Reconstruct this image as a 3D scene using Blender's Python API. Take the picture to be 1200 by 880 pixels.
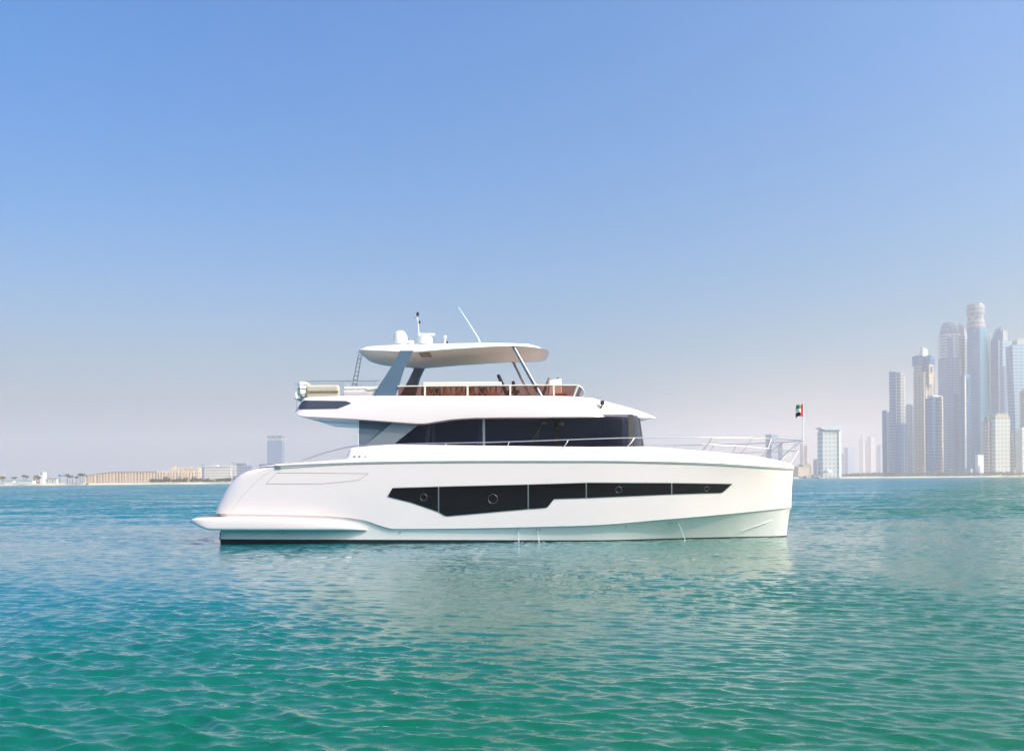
import bpy, bmesh, math, random
import numpy as np
from mathutils import Vector, Matrix
from mathutils.bvhtree import BVHTree
R = math.radians
scene = bpy.context.scene
for o in list(bpy.data.objects):
    bpy.data.objects.remove(o)
random.seed(7)

# ------------------------------------------------------------------ camera, sky, sun
F, CX, HY, ROLL, CAMH, CAMD = 1035.0, 600.0, 562.3, 0.0078, 2.12, 30.0
cam = bpy.data.objects.new('camera', bpy.data.cameras.new('camera'))
scene.collection.objects.link(cam); scene.camera = cam
cam.location = (0, -CAMD, CAMH)
cam.rotation_euler = (R(90), ROLL, 0)
cam.data.sensor_width = 36; cam.data.sensor_fit = 'HORIZONTAL'
cam.data.lens = 36 * F / 1200
cam.data.shift_y = 0.1019
cam.data.clip_start = 0.1; cam.data.clip_end = 30000

SUN_AZ, SUN_EL = 60, 41           # azimuth from straight behind the camera towards the right
scene.world = bpy.data.worlds.new('World'); scene.world.use_nodes = True
wn, wl = scene.world.node_tree.nodes, scene.world.node_tree.links
sky = wn.new('ShaderNodeTexSky'); sky.sky_type = 'NISHITA'; sky.sun_disc = False
sky.sun_elevation = R(SUN_EL); sky.sun_rotation = R(180 - SUN_AZ)
sky.altitude = 0; sky.air_density = 1.0; sky.dust_density = 8.5; sky.ozone_density = 2.5
hsv = wn.new('ShaderNodeHueSaturation'); hsv.inputs['Saturation'].default_value = 1.65
wl.new(sky.outputs[0], hsv.inputs['Color']); tint = wn.new('ShaderNodeMix'); tint.data_type = 'RGBA'; tint.blend_type = 'MULTIPLY'; tint.inputs[0].default_value = 1; tint.inputs[7].default_value = (.70, .97, 1.05, 1)
wl.new(hsv.outputs[0], tint.inputs[6]); wl.new(tint.outputs[2], wn['Background'].inputs[0]); wn['Background'].inputs[1].default_value = 0.142
sun = bpy.data.objects.new('sun', bpy.data.lights.new('sun', 'SUN'))
scene.collection.objects.link(sun)
sun.data.energy = 1.95; sun.data.angle = R(0.5); sun.data.color = (1.0, 0.80, 0.73)
sd = Vector((math.sin(R(SUN_AZ)) * math.cos(R(SUN_EL)), -math.cos(R(SUN_AZ)) * math.cos(R(SUN_EL)), math.sin(R(SUN_EL))))
sun.rotation_euler = sd.to_track_quat('Z', 'Y').to_euler()
scene.view_settings.view_transform = 'Standard'; scene.view_settings.look = 'None'
scene.view_settings.exposure = 0.96; scene.view_settings.gamma = 1
scene.cycles.use_denoising = True
scene.cycles.volume_bounces = 4
scene.cycles.max_bounces = 8; scene.cycles.transparent_max_bounces = 16
scene.cycles.caustics_reflective = False; scene.cycles.caustics_refractive = False
scene.cycles.sample_clamp_indirect = 4; scene.cycles.sample_clamp_direct = 8

# ------------------------------------------------------------------ helpers
def at(px, py, Y):
    """point of the place seen at pixel (px, py) of the 1200 px photo, Y metres behind the yacht's near side"""
    dx, dy = px - CX, py - HY
    xr, yr = dx - dy * ROLL, dx * ROLL + dy
    d = CAMD + Y
    return Vector((xr * d / F, Y, CAMH - yr * d / F))
def link(o): scene.collection.objects.link(o); return o
def tag(o, label=None, cat=None, group=None, kind=None):
    if label: o['label'] = label
    if cat: o['category'] = cat
    if group: o['group'] = group
    if kind: o['kind'] = kind
    return o
def empty(name, loc=(0, 0, 0)):
    o = bpy.data.objects.new(name, None); o.location = loc; o.empty_display_size = .3
    return link(o)
def copy_tree(o, parent=None):
    c = o.copy(); link(c)
    if parent is not None: c.parent = parent
    for ch in list(o.children): copy_tree(ch, c)
    return c
class MB:
    def __init__(s): s.v, s.f, s.m = [], [], []
    def face(s, pts, mi=0):
        b = len(s.v); s.v += [tuple(p) for p in pts]; s.f.append(tuple(range(b, b + len(pts)))); s.m.append(mi)
    def grid(s, rows, mi=0, closed_v=False, cap=False):
        b = len(s.v); n = len(rows[0])
        for r in rows: s.v += [tuple(p) for p in r]
        for i in range(len(rows) - 1):
            for j in range(n if closed_v else n - 1):
                j2 = (j + 1) % n
                s.f.append((b + i * n + j, b + i * n + j2, b + (i + 1) * n + j2, b + (i + 1) * n + j)); s.m.append(mi)
        if cap:
            s.f.append(tuple(b + j for j in range(n))); s.m.append(mi)
            e = b + (len(rows) - 1) * n
            s.f.append(tuple(e + j for j in range(n))); s.m.append(mi)
        return s
    def box(s, x0, x1, y0, y1, z0, z1, mi=0):
        s.prism([(x0, y0), (x1, y0), (x1, y1), (x0, y1)], z0, z1, mi); return s
    def prism(s, plan, z0, z1, mi=0, top=None):
        """plan polygon extruded from z0 to z1 (z1 may be one height per corner); top scales the upper outline"""
        n = len(plan); zz = z1 if isinstance(z1, (list, tuple)) else [z1] * n
        cx = sum(p[0] for p in plan) / n; cy = sum(p[1] for p in plan) / n; k = 1 if top is None else top
        lo = [(p[0], p[1], z0) for p in plan]
        hi = [(cx + (p[0] - cx) * k, cy + (p[1] - cy) * k, zz[i]) for i, p in enumerate(plan)]
        s.grid([lo, hi], mi, True, True); return s
    def tube(s, pts, r, seg=8, mi=0, cap=True):
        pts = [Vector(p) for p in pts]; rows = []
        for i, p in enumerate(pts):
            t = (pts[min(i + 1, len(pts) - 1)] - pts[max(i - 1, 0)]).normalized()
            u = t.cross(Vector((0, 0, 1)))
            if u.length < 1e-3: u = t.cross(Vector((0, 1, 0)))
            u.normalize(); w = t.cross(u); rr = r[i] if isinstance(r, (list, tuple)) else r
            rows.append([p + u * (rr * math.cos(a)) + w * (rr * math.sin(a)) for a in [2 * math.pi * k / seg for k in range(seg)]])
        s.grid(rows, mi, True, cap); return s
    def lathe(s, c, prof, seg=20, mi=0):
        c = Vector(c)
        rows = [[c + Vector((r * math.cos(a), r * math.sin(a), z)) for a in [2 * math.pi * k / seg for k in range(seg)]] for r, z in prof]
        s.grid(rows, mi, True, True); return s
    def slab(s, poly, thick, mi=0):
        """polygon of 3-D points given a thickness vector"""
        a = [Vector(p) for p in poly]; b = [p + thick for p in a]
        s.grid([a, b], mi, True, True); return s
    def build(s, name, mat, parent=None, smooth=None, off=None, bevel=None):
        me = bpy.data.meshes.new(name); off = Vector(off) if off is not None else None
        vs = s.v if off is None else [tuple(Vector(p) - off) for p in s.v]
        me.from_pydata(vs, [], s.f)
        for m in (mat if isinstance(mat, (list, tuple)) else [mat]): me.materials.append(m)
        me.polygons.foreach_set('material_index', s.m)
        bm = bmesh.new(); bm.from_mesh(me)
        bmesh.ops.remove_doubles(bm, verts=bm.verts, dist=1e-4)
        bmesh.ops.dissolve_degenerate(bm, edges=bm.edges, dist=1e-5)
        bmesh.ops.recalc_face_normals(bm, faces=bm.faces)
        bm.to_mesh(me); bm.free()
        if smooth:
            me.polygons.foreach_set('use_smooth', [True] * len(me.polygons)); me.set_sharp_from_angle(angle=R(smooth))
        me.update()
        o = link(bpy.data.objects.new(name, me))
        if parent is not None: o.parent = parent
        if bevel:
            b = o.modifiers.new('bevel', 'BEVEL'); b.width = bevel; b.segments = 3; b.limit_method = 'ANGLE'; b.angle_limit = R(40)
        return o
def pchip(xs, ys):
    xs, ys = np.array(xs, float), np.array(ys, float); h = np.diff(xs); dl = np.diff(ys) / h; d = np.zeros_like(ys)
    for i in range(1, len(xs) - 1):
        if dl[i - 1] * dl[i] > 0:
            w1, w2 = 2 * h[i] + h[i - 1], h[i] + 2 * h[i - 1]; d[i] = (w1 + w2) / (w1 / dl[i - 1] + w2 / dl[i])
    d[0], d[-1] = dl[0], dl[-1]
    def f(x):
        x = min(max(x, xs[0]), xs[-1]); i = int(min(max(np.searchsorted(xs, x) - 1, 0), len(h) - 1)); t = (x - xs[i]) / h[i]
        return float(ys[i] * (2 * t**3 - 3 * t**2 + 1) + d[i] * h[i] * (t**3 - 2 * t**2 + t) + ys[i + 1] * (-2 * t**3 + 3 * t**2) + d[i + 1] * h[i] * (t**3 - t**2))
    return f
def tcos(n): return [0.5 - 0.5 * math.cos(math.pi * i / n) for i in range(n + 1)]
def level(pts, ts):
    """smooth 3-D curve through (px, py, Y) points sampled at ts"""
    xs = [p[0] for p in pts]; fy = pchip(xs, [p[1] for p in pts]); fY = pchip(xs, [p[2] for p in pts])
    out = []
    for t in ts:
        x = xs[0] + (xs[-1] - xs[0]) * t; out.append(at(x, fy(x), fY(x)))
    return out
def mirror(p, yc): return Vector((p[0], 2 * yc - p[1], p[2]))
YC = 3.8                                            # the yacht's centreline

# ------------------------------------------------------------------ materials
def nt(m): return m.node_tree.nodes, m.node_tree.links
def pm(name, col, rough=.5, metal=0, spec=.5, coat=0, var=0.0, vscale=3.0, bump=0, bscale=40):
    m = bpy.data.materials.new(name); m.use_nodes = True; n, l = nt(m); b = n['Principled BSDF']
    b.inputs['Base Color'].default_value = (*col, 1); b.inputs['Roughness'].default_value = rough
    b.inputs['Metallic'].default_value = metal; b.inputs['Specular IOR Level'].default_value = spec; b.inputs['Coat Weight'].default_value = coat
    b.inputs['Coat Roughness'].default_value = .05
    if var or bump:
        tc = n.new('ShaderNodeTexCoord')
    if var:
        no = n.new('ShaderNodeTexNoise'); no.inputs['Scale'].default_value = vscale; no.inputs['Detail'].default_value = 6
        l.new(tc.outputs['Object'], no.inputs['Vector'])
        mx = n.new('ShaderNodeMix'); mx.data_type = 'RGBA'
        mx.inputs[6].default_value = (*[c * (1 - var) for c in col], 1); mx.inputs[7].default_value = (*[min(1, c * (1 + var)) for c in col], 1)
        l.new(no.outputs[0], mx.inputs[0]); l.new(mx.outputs[2], b.inputs['Base Color'])
    if bump:
        nb = n.new('ShaderNodeTexNoise'); nb.inputs['Scale'].default_value = bscale; l.new(tc.outputs['Object'], nb.inputs['Vector'])
        bp = n.new('ShaderNodeBump'); bp.inputs['Strength'].default_value = bump; l.new(nb.outputs[0], bp.inputs['Height']); l.new(bp.outputs[0], b.inputs['Normal'])
    return m
def glass(name, tint, rough=.02, tintmix=.0, solid=(0.01, 0.012, 0.018)):
    """tinted window glass: mirror-like by Fresnel, otherwise lets tinted light through; tintmix adds body colour"""
    m = bpy.data.materials.new(name); m.use_nodes = True; n, l = nt(m); n.remove(n['Principled BSDF']); out = n['Material Output']
    fr = n.new('ShaderNodeFresnel'); ge = n.new('ShaderNodeNewGeometry'); ior = n.new('ShaderNodeMapRange'); ior.inputs[3].default_value = 1.40; ior.inputs[4].default_value = 1 / 1.40
    l.new(ge.outputs['Backfacing'], ior.inputs[0]); l.new(ior.outputs[0], fr.inputs[0])   # thin sheet: both faces reflect alike
    tr = n.new('ShaderNodeBsdfTransparent'); tr.inputs[0].default_value = (*tint, 1)
    df = n.new('ShaderNodeBsdfDiffuse'); df.inputs[0].default_value = (*solid, 1)
    gl = n.new('ShaderNodeBsdfGlossy'); gl.inputs['Roughness'].default_value = rough
    a = n.new('ShaderNodeMixShader'); a.inputs[0].default_value = tintmix; l.new(tr.outputs[0], a.inputs[1]); l.new(df.outputs[0], a.inputs[2])
    b = n.new('ShaderNodeMixShader'); l.new(fr.outputs[0], b.inputs[0]); l.new(a.outputs[0], b.inputs[1]); l.new(gl.outputs[0], b.inputs[2])
    l.new(b.outputs[0], out.inputs[0]); return m
M = dict(
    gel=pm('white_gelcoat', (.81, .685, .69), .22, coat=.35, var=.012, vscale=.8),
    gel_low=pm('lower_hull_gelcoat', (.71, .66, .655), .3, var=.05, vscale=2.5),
    roofw=pm('white_roof_gelcoat', (.80, .755, .735), .35, var=.012),
    lining=pm('cream_headlining', (.92, .80, .68), .6, var=.02),
    gasket=pm('grey_rubber_gasket', (.46, .45, .44), .5),
    seam=pm('hatch_seam', (.45, .38, .37), .6),
    anti=pm('black_antifouling', (.012, .012, .014), .55, var=.4, vscale=6),
    black=pm('black_gloss', (.012, .012, .015), .08, coat=.5),
    hwin=pm('black_hull_glass', (.010, .008, .010), .12, spec=.25),
    panel=pm('grey_blue_paint', (.105, .15, .20), .3, metal=.35, coat=.3, var=.06, vscale=4),
    paneld=pm('dark_slate_paint', (.06, .062, .085), .3, coat=.3, var=.1, vscale=5),
    steel=pm('polished_steel', (.74, .67, .65), .3, metal=1.0),
    dsteel=pm('dull_steel', (.38, .38, .40), .35, metal=.8),
    beige=pm('beige_vinyl', (.62, .53, .43), .6, var=.05, bump=.05),
    cream=pm('cream_vinyl', (.75, .70, .62), .55, var=.03, bump=.05),
    white=pm('white_cover', (.8, .8, .79), .6, var=.04, bump=.12, bscale=20),
    dark=pm('dark_vinyl', (.025, .028, .04), .5), brown=pm('brown_leather', (.25, .13, .09), .5, var=.2),
    teak=pm('teak', (.35, .22, .13), .6, var=.2, vscale=9), reflected_stripe=pm('pale_reflected_stripe', (.85, .78, .76), .9, var=.1, vscale=12),
    interior=pm('dark_interior', (.016, .017, .03), .6, var=.4, vscale=1.2),
    skylight=pm('tan_hatch', (.42, .25, .15), .5), green=pm('flag_green', (.0, .26, .08), .7), red=pm('flag_red', (.75, .02, .03), .7),
    fwhite=pm('flag_white', (.8, .8, .8), .7), fblack=pm('flag_black', (.02, .015, .015), .7),
    ring=pm('dark_steel_ring', (.12, .12, .12), .4, metal=.5), quarter=pm('pale_grey_panel', (.24, .27, .31), .35, metal=.3, var=.06, vscale=4), quarterd=pm('mid_grey_panel', (.17, .21, .26), .35, metal=.3, var=.06),
    rubber=pm('black_rubber', (.02, .02, .02), .6), sand=pm('pale_sand', (.56, .47, .36), .95, var=.12, vscale=.02),
    foam=pm('water_splash', (.75, .78, .78), .3),
    saloon=glass('tinted_saloon_glass', (.54, .54, .64), tintmix=.22, solid=(.018, .022, .06)),
    wing=glass('blue_wing_glass', (.45, .55, .65), tintmix=.65, solid=(.10, .15, .20)),
    screen=glass('brown_wind_screen', (.74, .53, .48), tintmix=.12, solid=(.17, .075, .055)),
    clear=glass('clear_glass', (.96, .975, .98)),
)

# ------------------------------------------------------------------ sea: real waves as one long sheet
def make_sea():
    ys = [-CAMD + 3.5]
    while ys[-1] < 8600:
        d = ys[-1] + CAMD; ys.append(ys[-1] + max(.025, .0040 * d if d < 110 else .0048 * 110 + (d - 110) * .05))
    xs = [0.0]
    while xs[-1] < 5400:
        x = xs[-1]; xs.append(x + (.029 if x < 5 else .029 + (x - 5) * .0062 if x < 25 else .153 + (x - 25) * .03))
    xs = [-x for x in xs[:0:-1]] + xs; xs = np.array(xs); ys = np.array(ys)
    gx, gy = np.meshgrid(xs, ys)
    sp = np.maximum(np.gradient(xs)[None, :], np.gradient(ys)[:, None])
    rng = np.random.default_rng(11); X, Y, Z = gx.copy(), gy.copy(), np.zeros_like(gx)
    patch = np.zeros_like(gx)
    for k in range(10):
        l = rng.uniform(9, 40); a = rng.uniform(0, 2 * math.pi); patch += np.sin((gx * math.cos(a) + gy * math.sin(a)) * 2 * math.pi / l + rng.uniform(0, 6.3))
    patch = np.clip(.9 + .16 * patch, .4, 1.3)
    lee = np.clip((-gy - 3) / 13.0, 0, 1) + np.clip((np.abs(gx + .5) - 9.5) / 3.0, 0, 1) + np.clip((gy - 9) / 4.0, 0, 1)   # calmer water close to the hull
    patch *= .38 + .62 * np.clip(lee, 0, 1)
    far = ys < 420; sub = np.ix_(far, np.ones(len(xs), bool)); sx, sy, ss, pp = gx[sub], gy[sub], sp[sub], patch[sub]
    dX = np.zeros_like(sx); dY = np.zeros_like(sx); dZ = np.zeros_like(sx)
    for k in range(210):
        lam = math.exp(rng.uniform(math.log(.11), math.log(2.6))); th = R(rng.normal(76, 21 if lam < 1 else 20)); kk = 2 * math.pi / lam
        slope = .044 * min(1.0, (.24 / lam) ** 1.35)
        w = np.clip((lam / ss - 1.9) / 1.6, 0, 1); amp = slope / kk * w * (pp if lam < 3 else 1)
        ph = (sx * math.cos(th) + sy * math.sin(th)) * kk + rng.uniform(0, 6.283)
        dZ += amp * np.cos(ph); sn = amp * np.sin(ph) * .7; dX -= sn * math.cos(th); dY -= sn * math.sin(th)
    X[sub] += dX; Y[sub] += dY; Z[sub] += dZ
    n, m = gx.shape
    co = np.stack([X, Y, Z], -1).reshape(-1, 3).astype(np.float32)
    idx = np.arange(n * m).reshape(n, m)
    q = np.stack([idx[:-1, :-1], idx[:-1, 1:], idx[1:, 1:], idx[1:, :-1]], -1).reshape(-1, 4).astype(np.int32)
    me = bpy.data.meshes.new('sea'); me.vertices.add(len(co)); me.vertices.foreach_set('co', co.ravel())
    me.loops.add(q.size); me.loops.foreach_set('vertex_index', q.ravel()); me.polygons.add(len(q))
    me.polygons.foreach_set('loop_start', np.arange(0, q.size, 4, dtype=np.int32))
    me.polygons.foreach_set('use_smooth', np.ones(len(q), bool)); me.update(calc_edges=True)
    m_ = bpy.data.materials.new('sea_water'); m_.use_nodes = True; nn, l = nt(m_); b = nn['Principled BSDF']
    b.inputs['Roughness'].default_value = .03; b.inputs['IOR'].default_value = 1.56
    geo = nn.new('ShaderNodeNewGeometry'); sep = nn.new('ShaderNodeSeparateXYZ'); l.new(geo.outputs['Position'], sep.inputs[0])
    # the shoal: green shallow water around and in front of the yacht, deeper blue water out to the left and beyond
    def mp(s, a, c): 
        r = nn.new('ShaderNodeMapRange'); r.interpolation_type = 'SMOOTHSTEP'; r.inputs[1].default_value = a; r.inputs[2].default_value = c; l.new(s, r.inputs[0]); return r.outputs[0]
    def mth(op, a, c):
        r = nn.new('ShaderNodeMath'); r.operation = op; r.use_clamp = False
        for i, q_ in enumerate((a, c)):
            if isinstance(q_, (int, float)): r.inputs[i].default_value = q_
            else: l.new(q_, r.inputs[i])
        return r.outputs[0]
    nz = nn.new('ShaderNodeTexNoise'); nz.inputs['Scale'].default_value = .11; nz.inputs['Detail'].default_value = 4; l.new(geo.outputs['Position'], nz.inputs['Vector'])
    wob = mth('MULTIPLY', mth('SUBTRACT', nz.outputs[0], .5), 14.0)
    u = mth('ADD', mth('SUBTRACT', mth('MULTIPLY', sep.outputs[1], .55), sep.outputs[0]), wob)   # grows towards the left and the far side
    blue = mp(u, -17.0, 5.0)
    mx = nn.new('ShaderNodeMix'); mx.data_type = 'RGBA'; l.new(blue, mx.inputs[0])
    mx.inputs[6].default_value = (.0003, .100, .042, 1); mx.inputs[7].default_value = (.0003, .130, .165, 1)
    l.new(mx.outputs[2], b.inputs['Base Color'])
    mpg = nn.new('ShaderNodeMapping'); mpg.inputs['Scale'].default_value = (.55, 1.25, 1); mpg.inputs['Rotation'].default_value = (0, 0, R(8)); l.new(geo.outputs['Position'], mpg.inputs[0])
    n1 = nn.new('ShaderNodeTexNoise'); n1.inputs['Scale'].default_value = 13.0; n1.inputs['Detail'].default_value = 4; n1.inputs['Roughness'].default_value = .55; l.new(mpg.outputs[0], n1.inputs['Vector'])
    n2 = nn.new('ShaderNodeTexNoise'); n2.inputs['Scale'].default_value = .8; n2.inputs['Detail'].default_value = 7; n2.inputs['Roughness'].default_value = .62; l.new(mpg.outputs[0], n2.inputs['Vector'])
    farm = mp(sep.outputs[1], 1.0, 40.0)
    b1 = nn.new('ShaderNodeBump'); b1.inputs['Distance'].default_value = .013; b1.inputs['Strength'].default_value = .4; l.new(n1.outputs[0], b1.inputs['Height'])
    # chop too small for the mesh far out: tilt the normal itself so that it never averages to a mirror
    def vm(op, a, c):
        r = nn.new('ShaderNodeVectorMath'); r.operation = op
        for i, q_ in enumerate((a, c)):
            if isinstance(q_, tuple): r.inputs[i].default_value = q_
            elif q_ is not None: l.new(q_, r.inputs[i])
        return r
    tilt = vm('MULTIPLY', vm('SUBTRACT', n2.outputs[1], (.5, .5, .5)).outputs[0], (1.6, 4.2, 0.0)); ts_ = nn.new('ShaderNodeSeparateXYZ'); l.new(tilt.outputs[0], ts_.inputs[0]); tc_ = nn.new('ShaderNodeCombineXYZ')   # wind chop: the steep faces look towards -Y
    l.new(ts_.outputs[0], tc_.inputs[0]); l.new(mth('SUBTRACT', mth('MULTIPLY', mth('ABSOLUTE', ts_.outputs[1], 0), -1.0), .02), tc_.inputs[1])
    sc_ = nn.new('ShaderNodeVectorMath'); sc_.operation = 'SCALE'; l.new(tc_.outputs[0], sc_.inputs[0])
    mp3 = nn.new('ShaderNodeMapping'); mp3.inputs['Scale'].default_value = (.045, .16, 1); mp3.inputs['Rotation'].default_value = (0, 0, R(-5)); l.new(geo.outputs['Position'], mp3.inputs[0])   # gusts: ruffled and calmer streaks
    n3 = nn.new('ShaderNodeTexNoise'); n3.inputs['Scale'].default_value = 1.0; n3.inputs['Detail'].default_value = 6; n3.inputs['Roughness'].default_value = .6; l.new(mp3.outputs[0], n3.inputs['Vector'])
    l.new(mth('MULTIPLY', farm, mth('ADD', mth('MULTIPLY', mp(n3.outputs[0], .40, .62), 1.5), .35)), sc_.inputs[3])
    n4 = nn.new('ShaderNodeTexNoise'); n4.inputs['Scale'].default_value = 5.0; n4.inputs['Detail'].default_value = 4; n4.inputs['Roughness'].default_value = .6; l.new(mpg.outputs[0], n4.inputs['Vector'])   # hand-sized chop in the middle distance
    t4 = vm('MULTIPLY', vm('SUBTRACT', n4.outputs[1], (.5, .5, .5)).outputs[0], (.38, .85, 0.0)); s4 = nn.new('ShaderNodeVectorMath'); s4.operation = 'SCALE'; l.new(t4.outputs[0], s4.inputs[0])
    l.new(mth('MULTIPLY', mp(sep.outputs[1], -21.0, -8.0), mth('ADD', mth('MULTIPLY', mp(n3.outputs[0], .40, .62), .8), .4)), s4.inputs[3])
    fin = nn.new('ShaderNodeVectorMath'); fin.operation = 'NORMALIZE'; l.new(vm('ADD', vm('ADD', b1.outputs[0], s4.outputs[0]).outputs[0], sc_.outputs[0]).outputs[0], fin.inputs[0])
    l.new(fin.outputs[0], b.inputs['Normal'])
    me.materials.append(m_)
    return tag(link(bpy.data.objects.new('sea', me)), kind='structure')
make_sea()

# ------------------------------------------------------------------ land
def land(name, outline, h, slope):
    mb = MB(); n = len(outline); c = Vector((sum(p[0] for p in outline) / n, sum(p[1] for p in outline) / n))
    a = [(p[0], p[1], -.6) for p in outline]
    inn = []
    for p in outline:
        v = (c - Vector(p)); v.normalize(); inn.append((p[0] + v.x * slope, p[1] + v.y * slope, h))
    mb.grid([a, inn], 0, True); mb.face(inn)
    return tag(mb.build(name, M['sand'], smooth=30), kind='structure')
def curve_shore(x0, x1, y0, y1, n, wob, back, seed):
    rr = random.Random(seed); fr = []
    for i in range(n + 1):
        t = i / n; fr.append((x0 + (x1 - x0) * t, y0 + (y1 - y0) * t + wob * math.sin(t * 9 + seed) + rr.uniform(-1, 1) * wob * .5))
    return fr + [(x1, back), (x0, back)]
land('left_beach', curve_shore(-1500, -215, 940, 1020, 40, 6, 2300, 1), 2.2, 26)
land('right_beach', curve_shore(480, 2600, 1820, 2080, 50, 12, 6800, 2), 3.0, 60)

# ------------------------------------------------------------------ air
def haze():
    mb = MB(); mb.box(-5600, 5600, -160, 8800, -2.2, 456)
    m = bpy.data.materials.new('haze_air'); m.use_nodes = True; n, l = nt(m); n.remove(n['Principled BSDF'])
    v = n.new('ShaderNodeVolumePrincipled'); v.inputs['Color'].default_value = (1, .88, .88, 1); v.inputs['Density'].default_value = 2.5e-4
    v.inputs['Anisotropy'].default_value = 0.28
    v.inputs['Density Attribute'].default_value = ''; v.inputs['Temperature Attribute'].default_value = ''
    l.new(v.outputs[0], n['Material Output'].inputs['Volume'])
    return tag(mb.build('haze', m), kind='stuff')
haze()

# ------------------------------------------------------------------ far towers
def facade(name, wall, win, floor=7.0, bay=6.0, fv=.5, fh=.3, rough=.35, zoff=0, metal=0):
    """window bands and bays repeated over the wall, in the building's own metres"""
    m = bpy.data.materials.new(name); m.use_nodes = True; n, l = nt(m); b = n['Principled BSDF']
    tc = n.new('ShaderNodeTexCoord'); s = n.new('ShaderNodeSeparateXYZ'); l.new(tc.outputs['Object'], s.inputs[0])
    def mth(op, a, c=0.0):
        r = n.new('ShaderNodeMath'); r.operation = op
        for i, q in enumerate((a, c)):
            if isinstance(q, (int, float)): r.inputs[i].default_value = q
            else: l.new(q, r.inputs[i])
        return r.outputs[0]
    fz = mth('FRACT', mth('DIVIDE', mth('ADD', s.outputs[2], zoff), floor)); fx = mth('FRACT', mth('DIVIDE', mth('ADD', s.outputs[0], mth('MULTIPLY', s.outputs[1], .73)), bay))
    g = mth('MULTIPLY', mth('LESS_THAN', fz, fv), mth('GREATER_THAN', fx, fh))
    no = n.new('ShaderNodeTexNoise'); no.inputs['Scale'].default_value = .03; no.inputs['Detail'].default_value = 5; l.new(tc.outputs['Object'], no.inputs['Vector'])
    mx = n.new('ShaderNodeMix'); mx.data_type = 'RGBA'; l.new(g, mx.inputs[0]); mx.inputs[6].default_value = (*wall, 1); mx.inputs[7].default_value = (*win, 1)
    m2 = n.new('ShaderNodeMix'); m2.data_type = 'RGBA'; m2.blend_type = 'MULTIPLY'; m2.inputs[0].default_value = .5; l.new(mx.outputs[2], m2.inputs[6]); l.new(no.outputs[0], m2.inputs[7])
    hs = n.new('ShaderNodeMix'); hs.data_type = 'RGBA'; hs.inputs[0].default_value = .35; l.new(mx.outputs[2], hs.inputs[6]); l.new(m2.outputs[2], hs.inputs[7])
    l.new(hs.outputs[2], b.inputs['Base Color'])
    rg = mth('SUBTRACT', rough + .2, mth('MULTIPLY', g, rough)); l.new(rg, b.inputs['Roughness']); b.inputs['Metallic'].default_value = metal
    return m
FM = dict(
    blue=facade('blue_glass_facade', (.12, .27, .47), (.05, .14, .33), 7, 9, .6, .12),
    navy=facade('navy_glass_facade', (.05, .16, .36), (.02, .09, .26), 8, 11, .6, .1),
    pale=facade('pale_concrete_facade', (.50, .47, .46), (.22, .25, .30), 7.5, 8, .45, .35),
    white=facade('white_stone_facade', (.64, .64, .65), (.20, .30, .44), 8, 9, .5, .4),
    tan=facade('tan_stone_facade', (.58, .45, .34), (.25, .23, .24), 8, 9, .42, .4),
    pink=facade('pink_stone_facade', (.52, .42, .39), (.26, .25, .28), 7, 7, .45, .35),
    grid=facade('grid_facade', (.74, .70, .66), (.54, .52, .50), 9, 9, .55, .35, rough=.75),
    teal=facade('teal_glass_facade', (.08, .30, .46), (.05, .24, .42), 7, 14, .55, .08, rough=.25),
    slate=facade('slate_facade', (.27, .34, .46), (.10, .18, .33), 7, 9, .5, .2),
    greyw=facade('grey_slab_facade', (.33, .43, .54), (.15, .26, .42), 8, 13, .5, .15),
    plain_w=pm('white_render', (.66, .65, .64), .7, var=.05, vscale=.05), plain_t=pm('tan_render', (.56, .44, .33), .8, var=.1, vscale=.05),
    plain_s=pm('blue_slate_cladding', (.17, .22, .33), .5, var=.06, vscale=.05),
    steel=pm('grey_roof_steel', (.34, .34, .37), .5), crown=facade('crown_lattice', (.42, .38, .40), (.22, .20, .24), 12, 7, .6, .3),
    green=pm('green_copper_roof', (.06, .26, .20), .6), roofb=pm('brown_roof', (.28, .2, .15), .8), lowtan=facade('sand_facade', (.60, .48, .38), (.24, .19, .17), 4.4, 4.2, .6, .45),
    lowwhite=facade('low_white_facade', (.62, .6, .58), (.22, .24, .28), 5, 4.5, .55, .4), lowblue=facade('low_blue_facade', (.26, .30, .42), (.10, .13, .22), 5, 5, .6, .3),
)
class Tower:
    def __init__(s, name, cx, d, label, cat='tower', group=None, base=2.0):
        s.k = d / F; s.cx = cx; s.d = d; s.base = base
        p = at(cx, 556, d - CAMD); s.loc = Vector((p.x, p.y, base)); s.root = empty(name, s.loc)
        tag(s.root, label, cat, group)
    def z(s, py):                                   # height above the tower's foot of what shows at pixel row py
        return at(s.cx, py, s.d - CAMD).z - s.base
    def pl(s, pts): return [((x - s.cx) * s.k, y * s.k) for x, y in pts]
    def prism(s, part, pts, top, mat, bot=None, scale=None, parent=None):
        mb = MB(); z0 = 0 if bot is None else s.z(bot)
        zz = [s.z(t) for t in top] if isinstance(top, (list, tuple)) else s.z(top)
        mb.prism(s.pl(pts), z0, zz, top=scale); return mb.build(part, FM[mat] if isinstance(mat, str) else mat, parent or s.root)
    def spire(s, part, x, y, pb, pt, r, mat='steel'):
        mb = MB(); p = Vector(((x - s.cx) * s.k, y * s.k, s.z(pb)))
        mb.tube([p, Vector((p.x, p.y, s.z(pt)))], [r * s.k, r * s.k * .3], 6); return mb.build(part, FM[mat], s.root)
    def lathe(s, part, x, y, prof, mat, seg=20):
        mb = MB(); mb.lathe(((x - s.cx) * s.k, y * s.k, 0), [(r * s.k, s.z(py)) for r, py in prof], seg); return mb.build(part, FM[mat], s.root, smooth=40)
def diamond(x0, xm, x1, dep=8): return [(x0, 0), (xm, -dep), (x1, 0), (x0 + x1 - xm, dep)]

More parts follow.
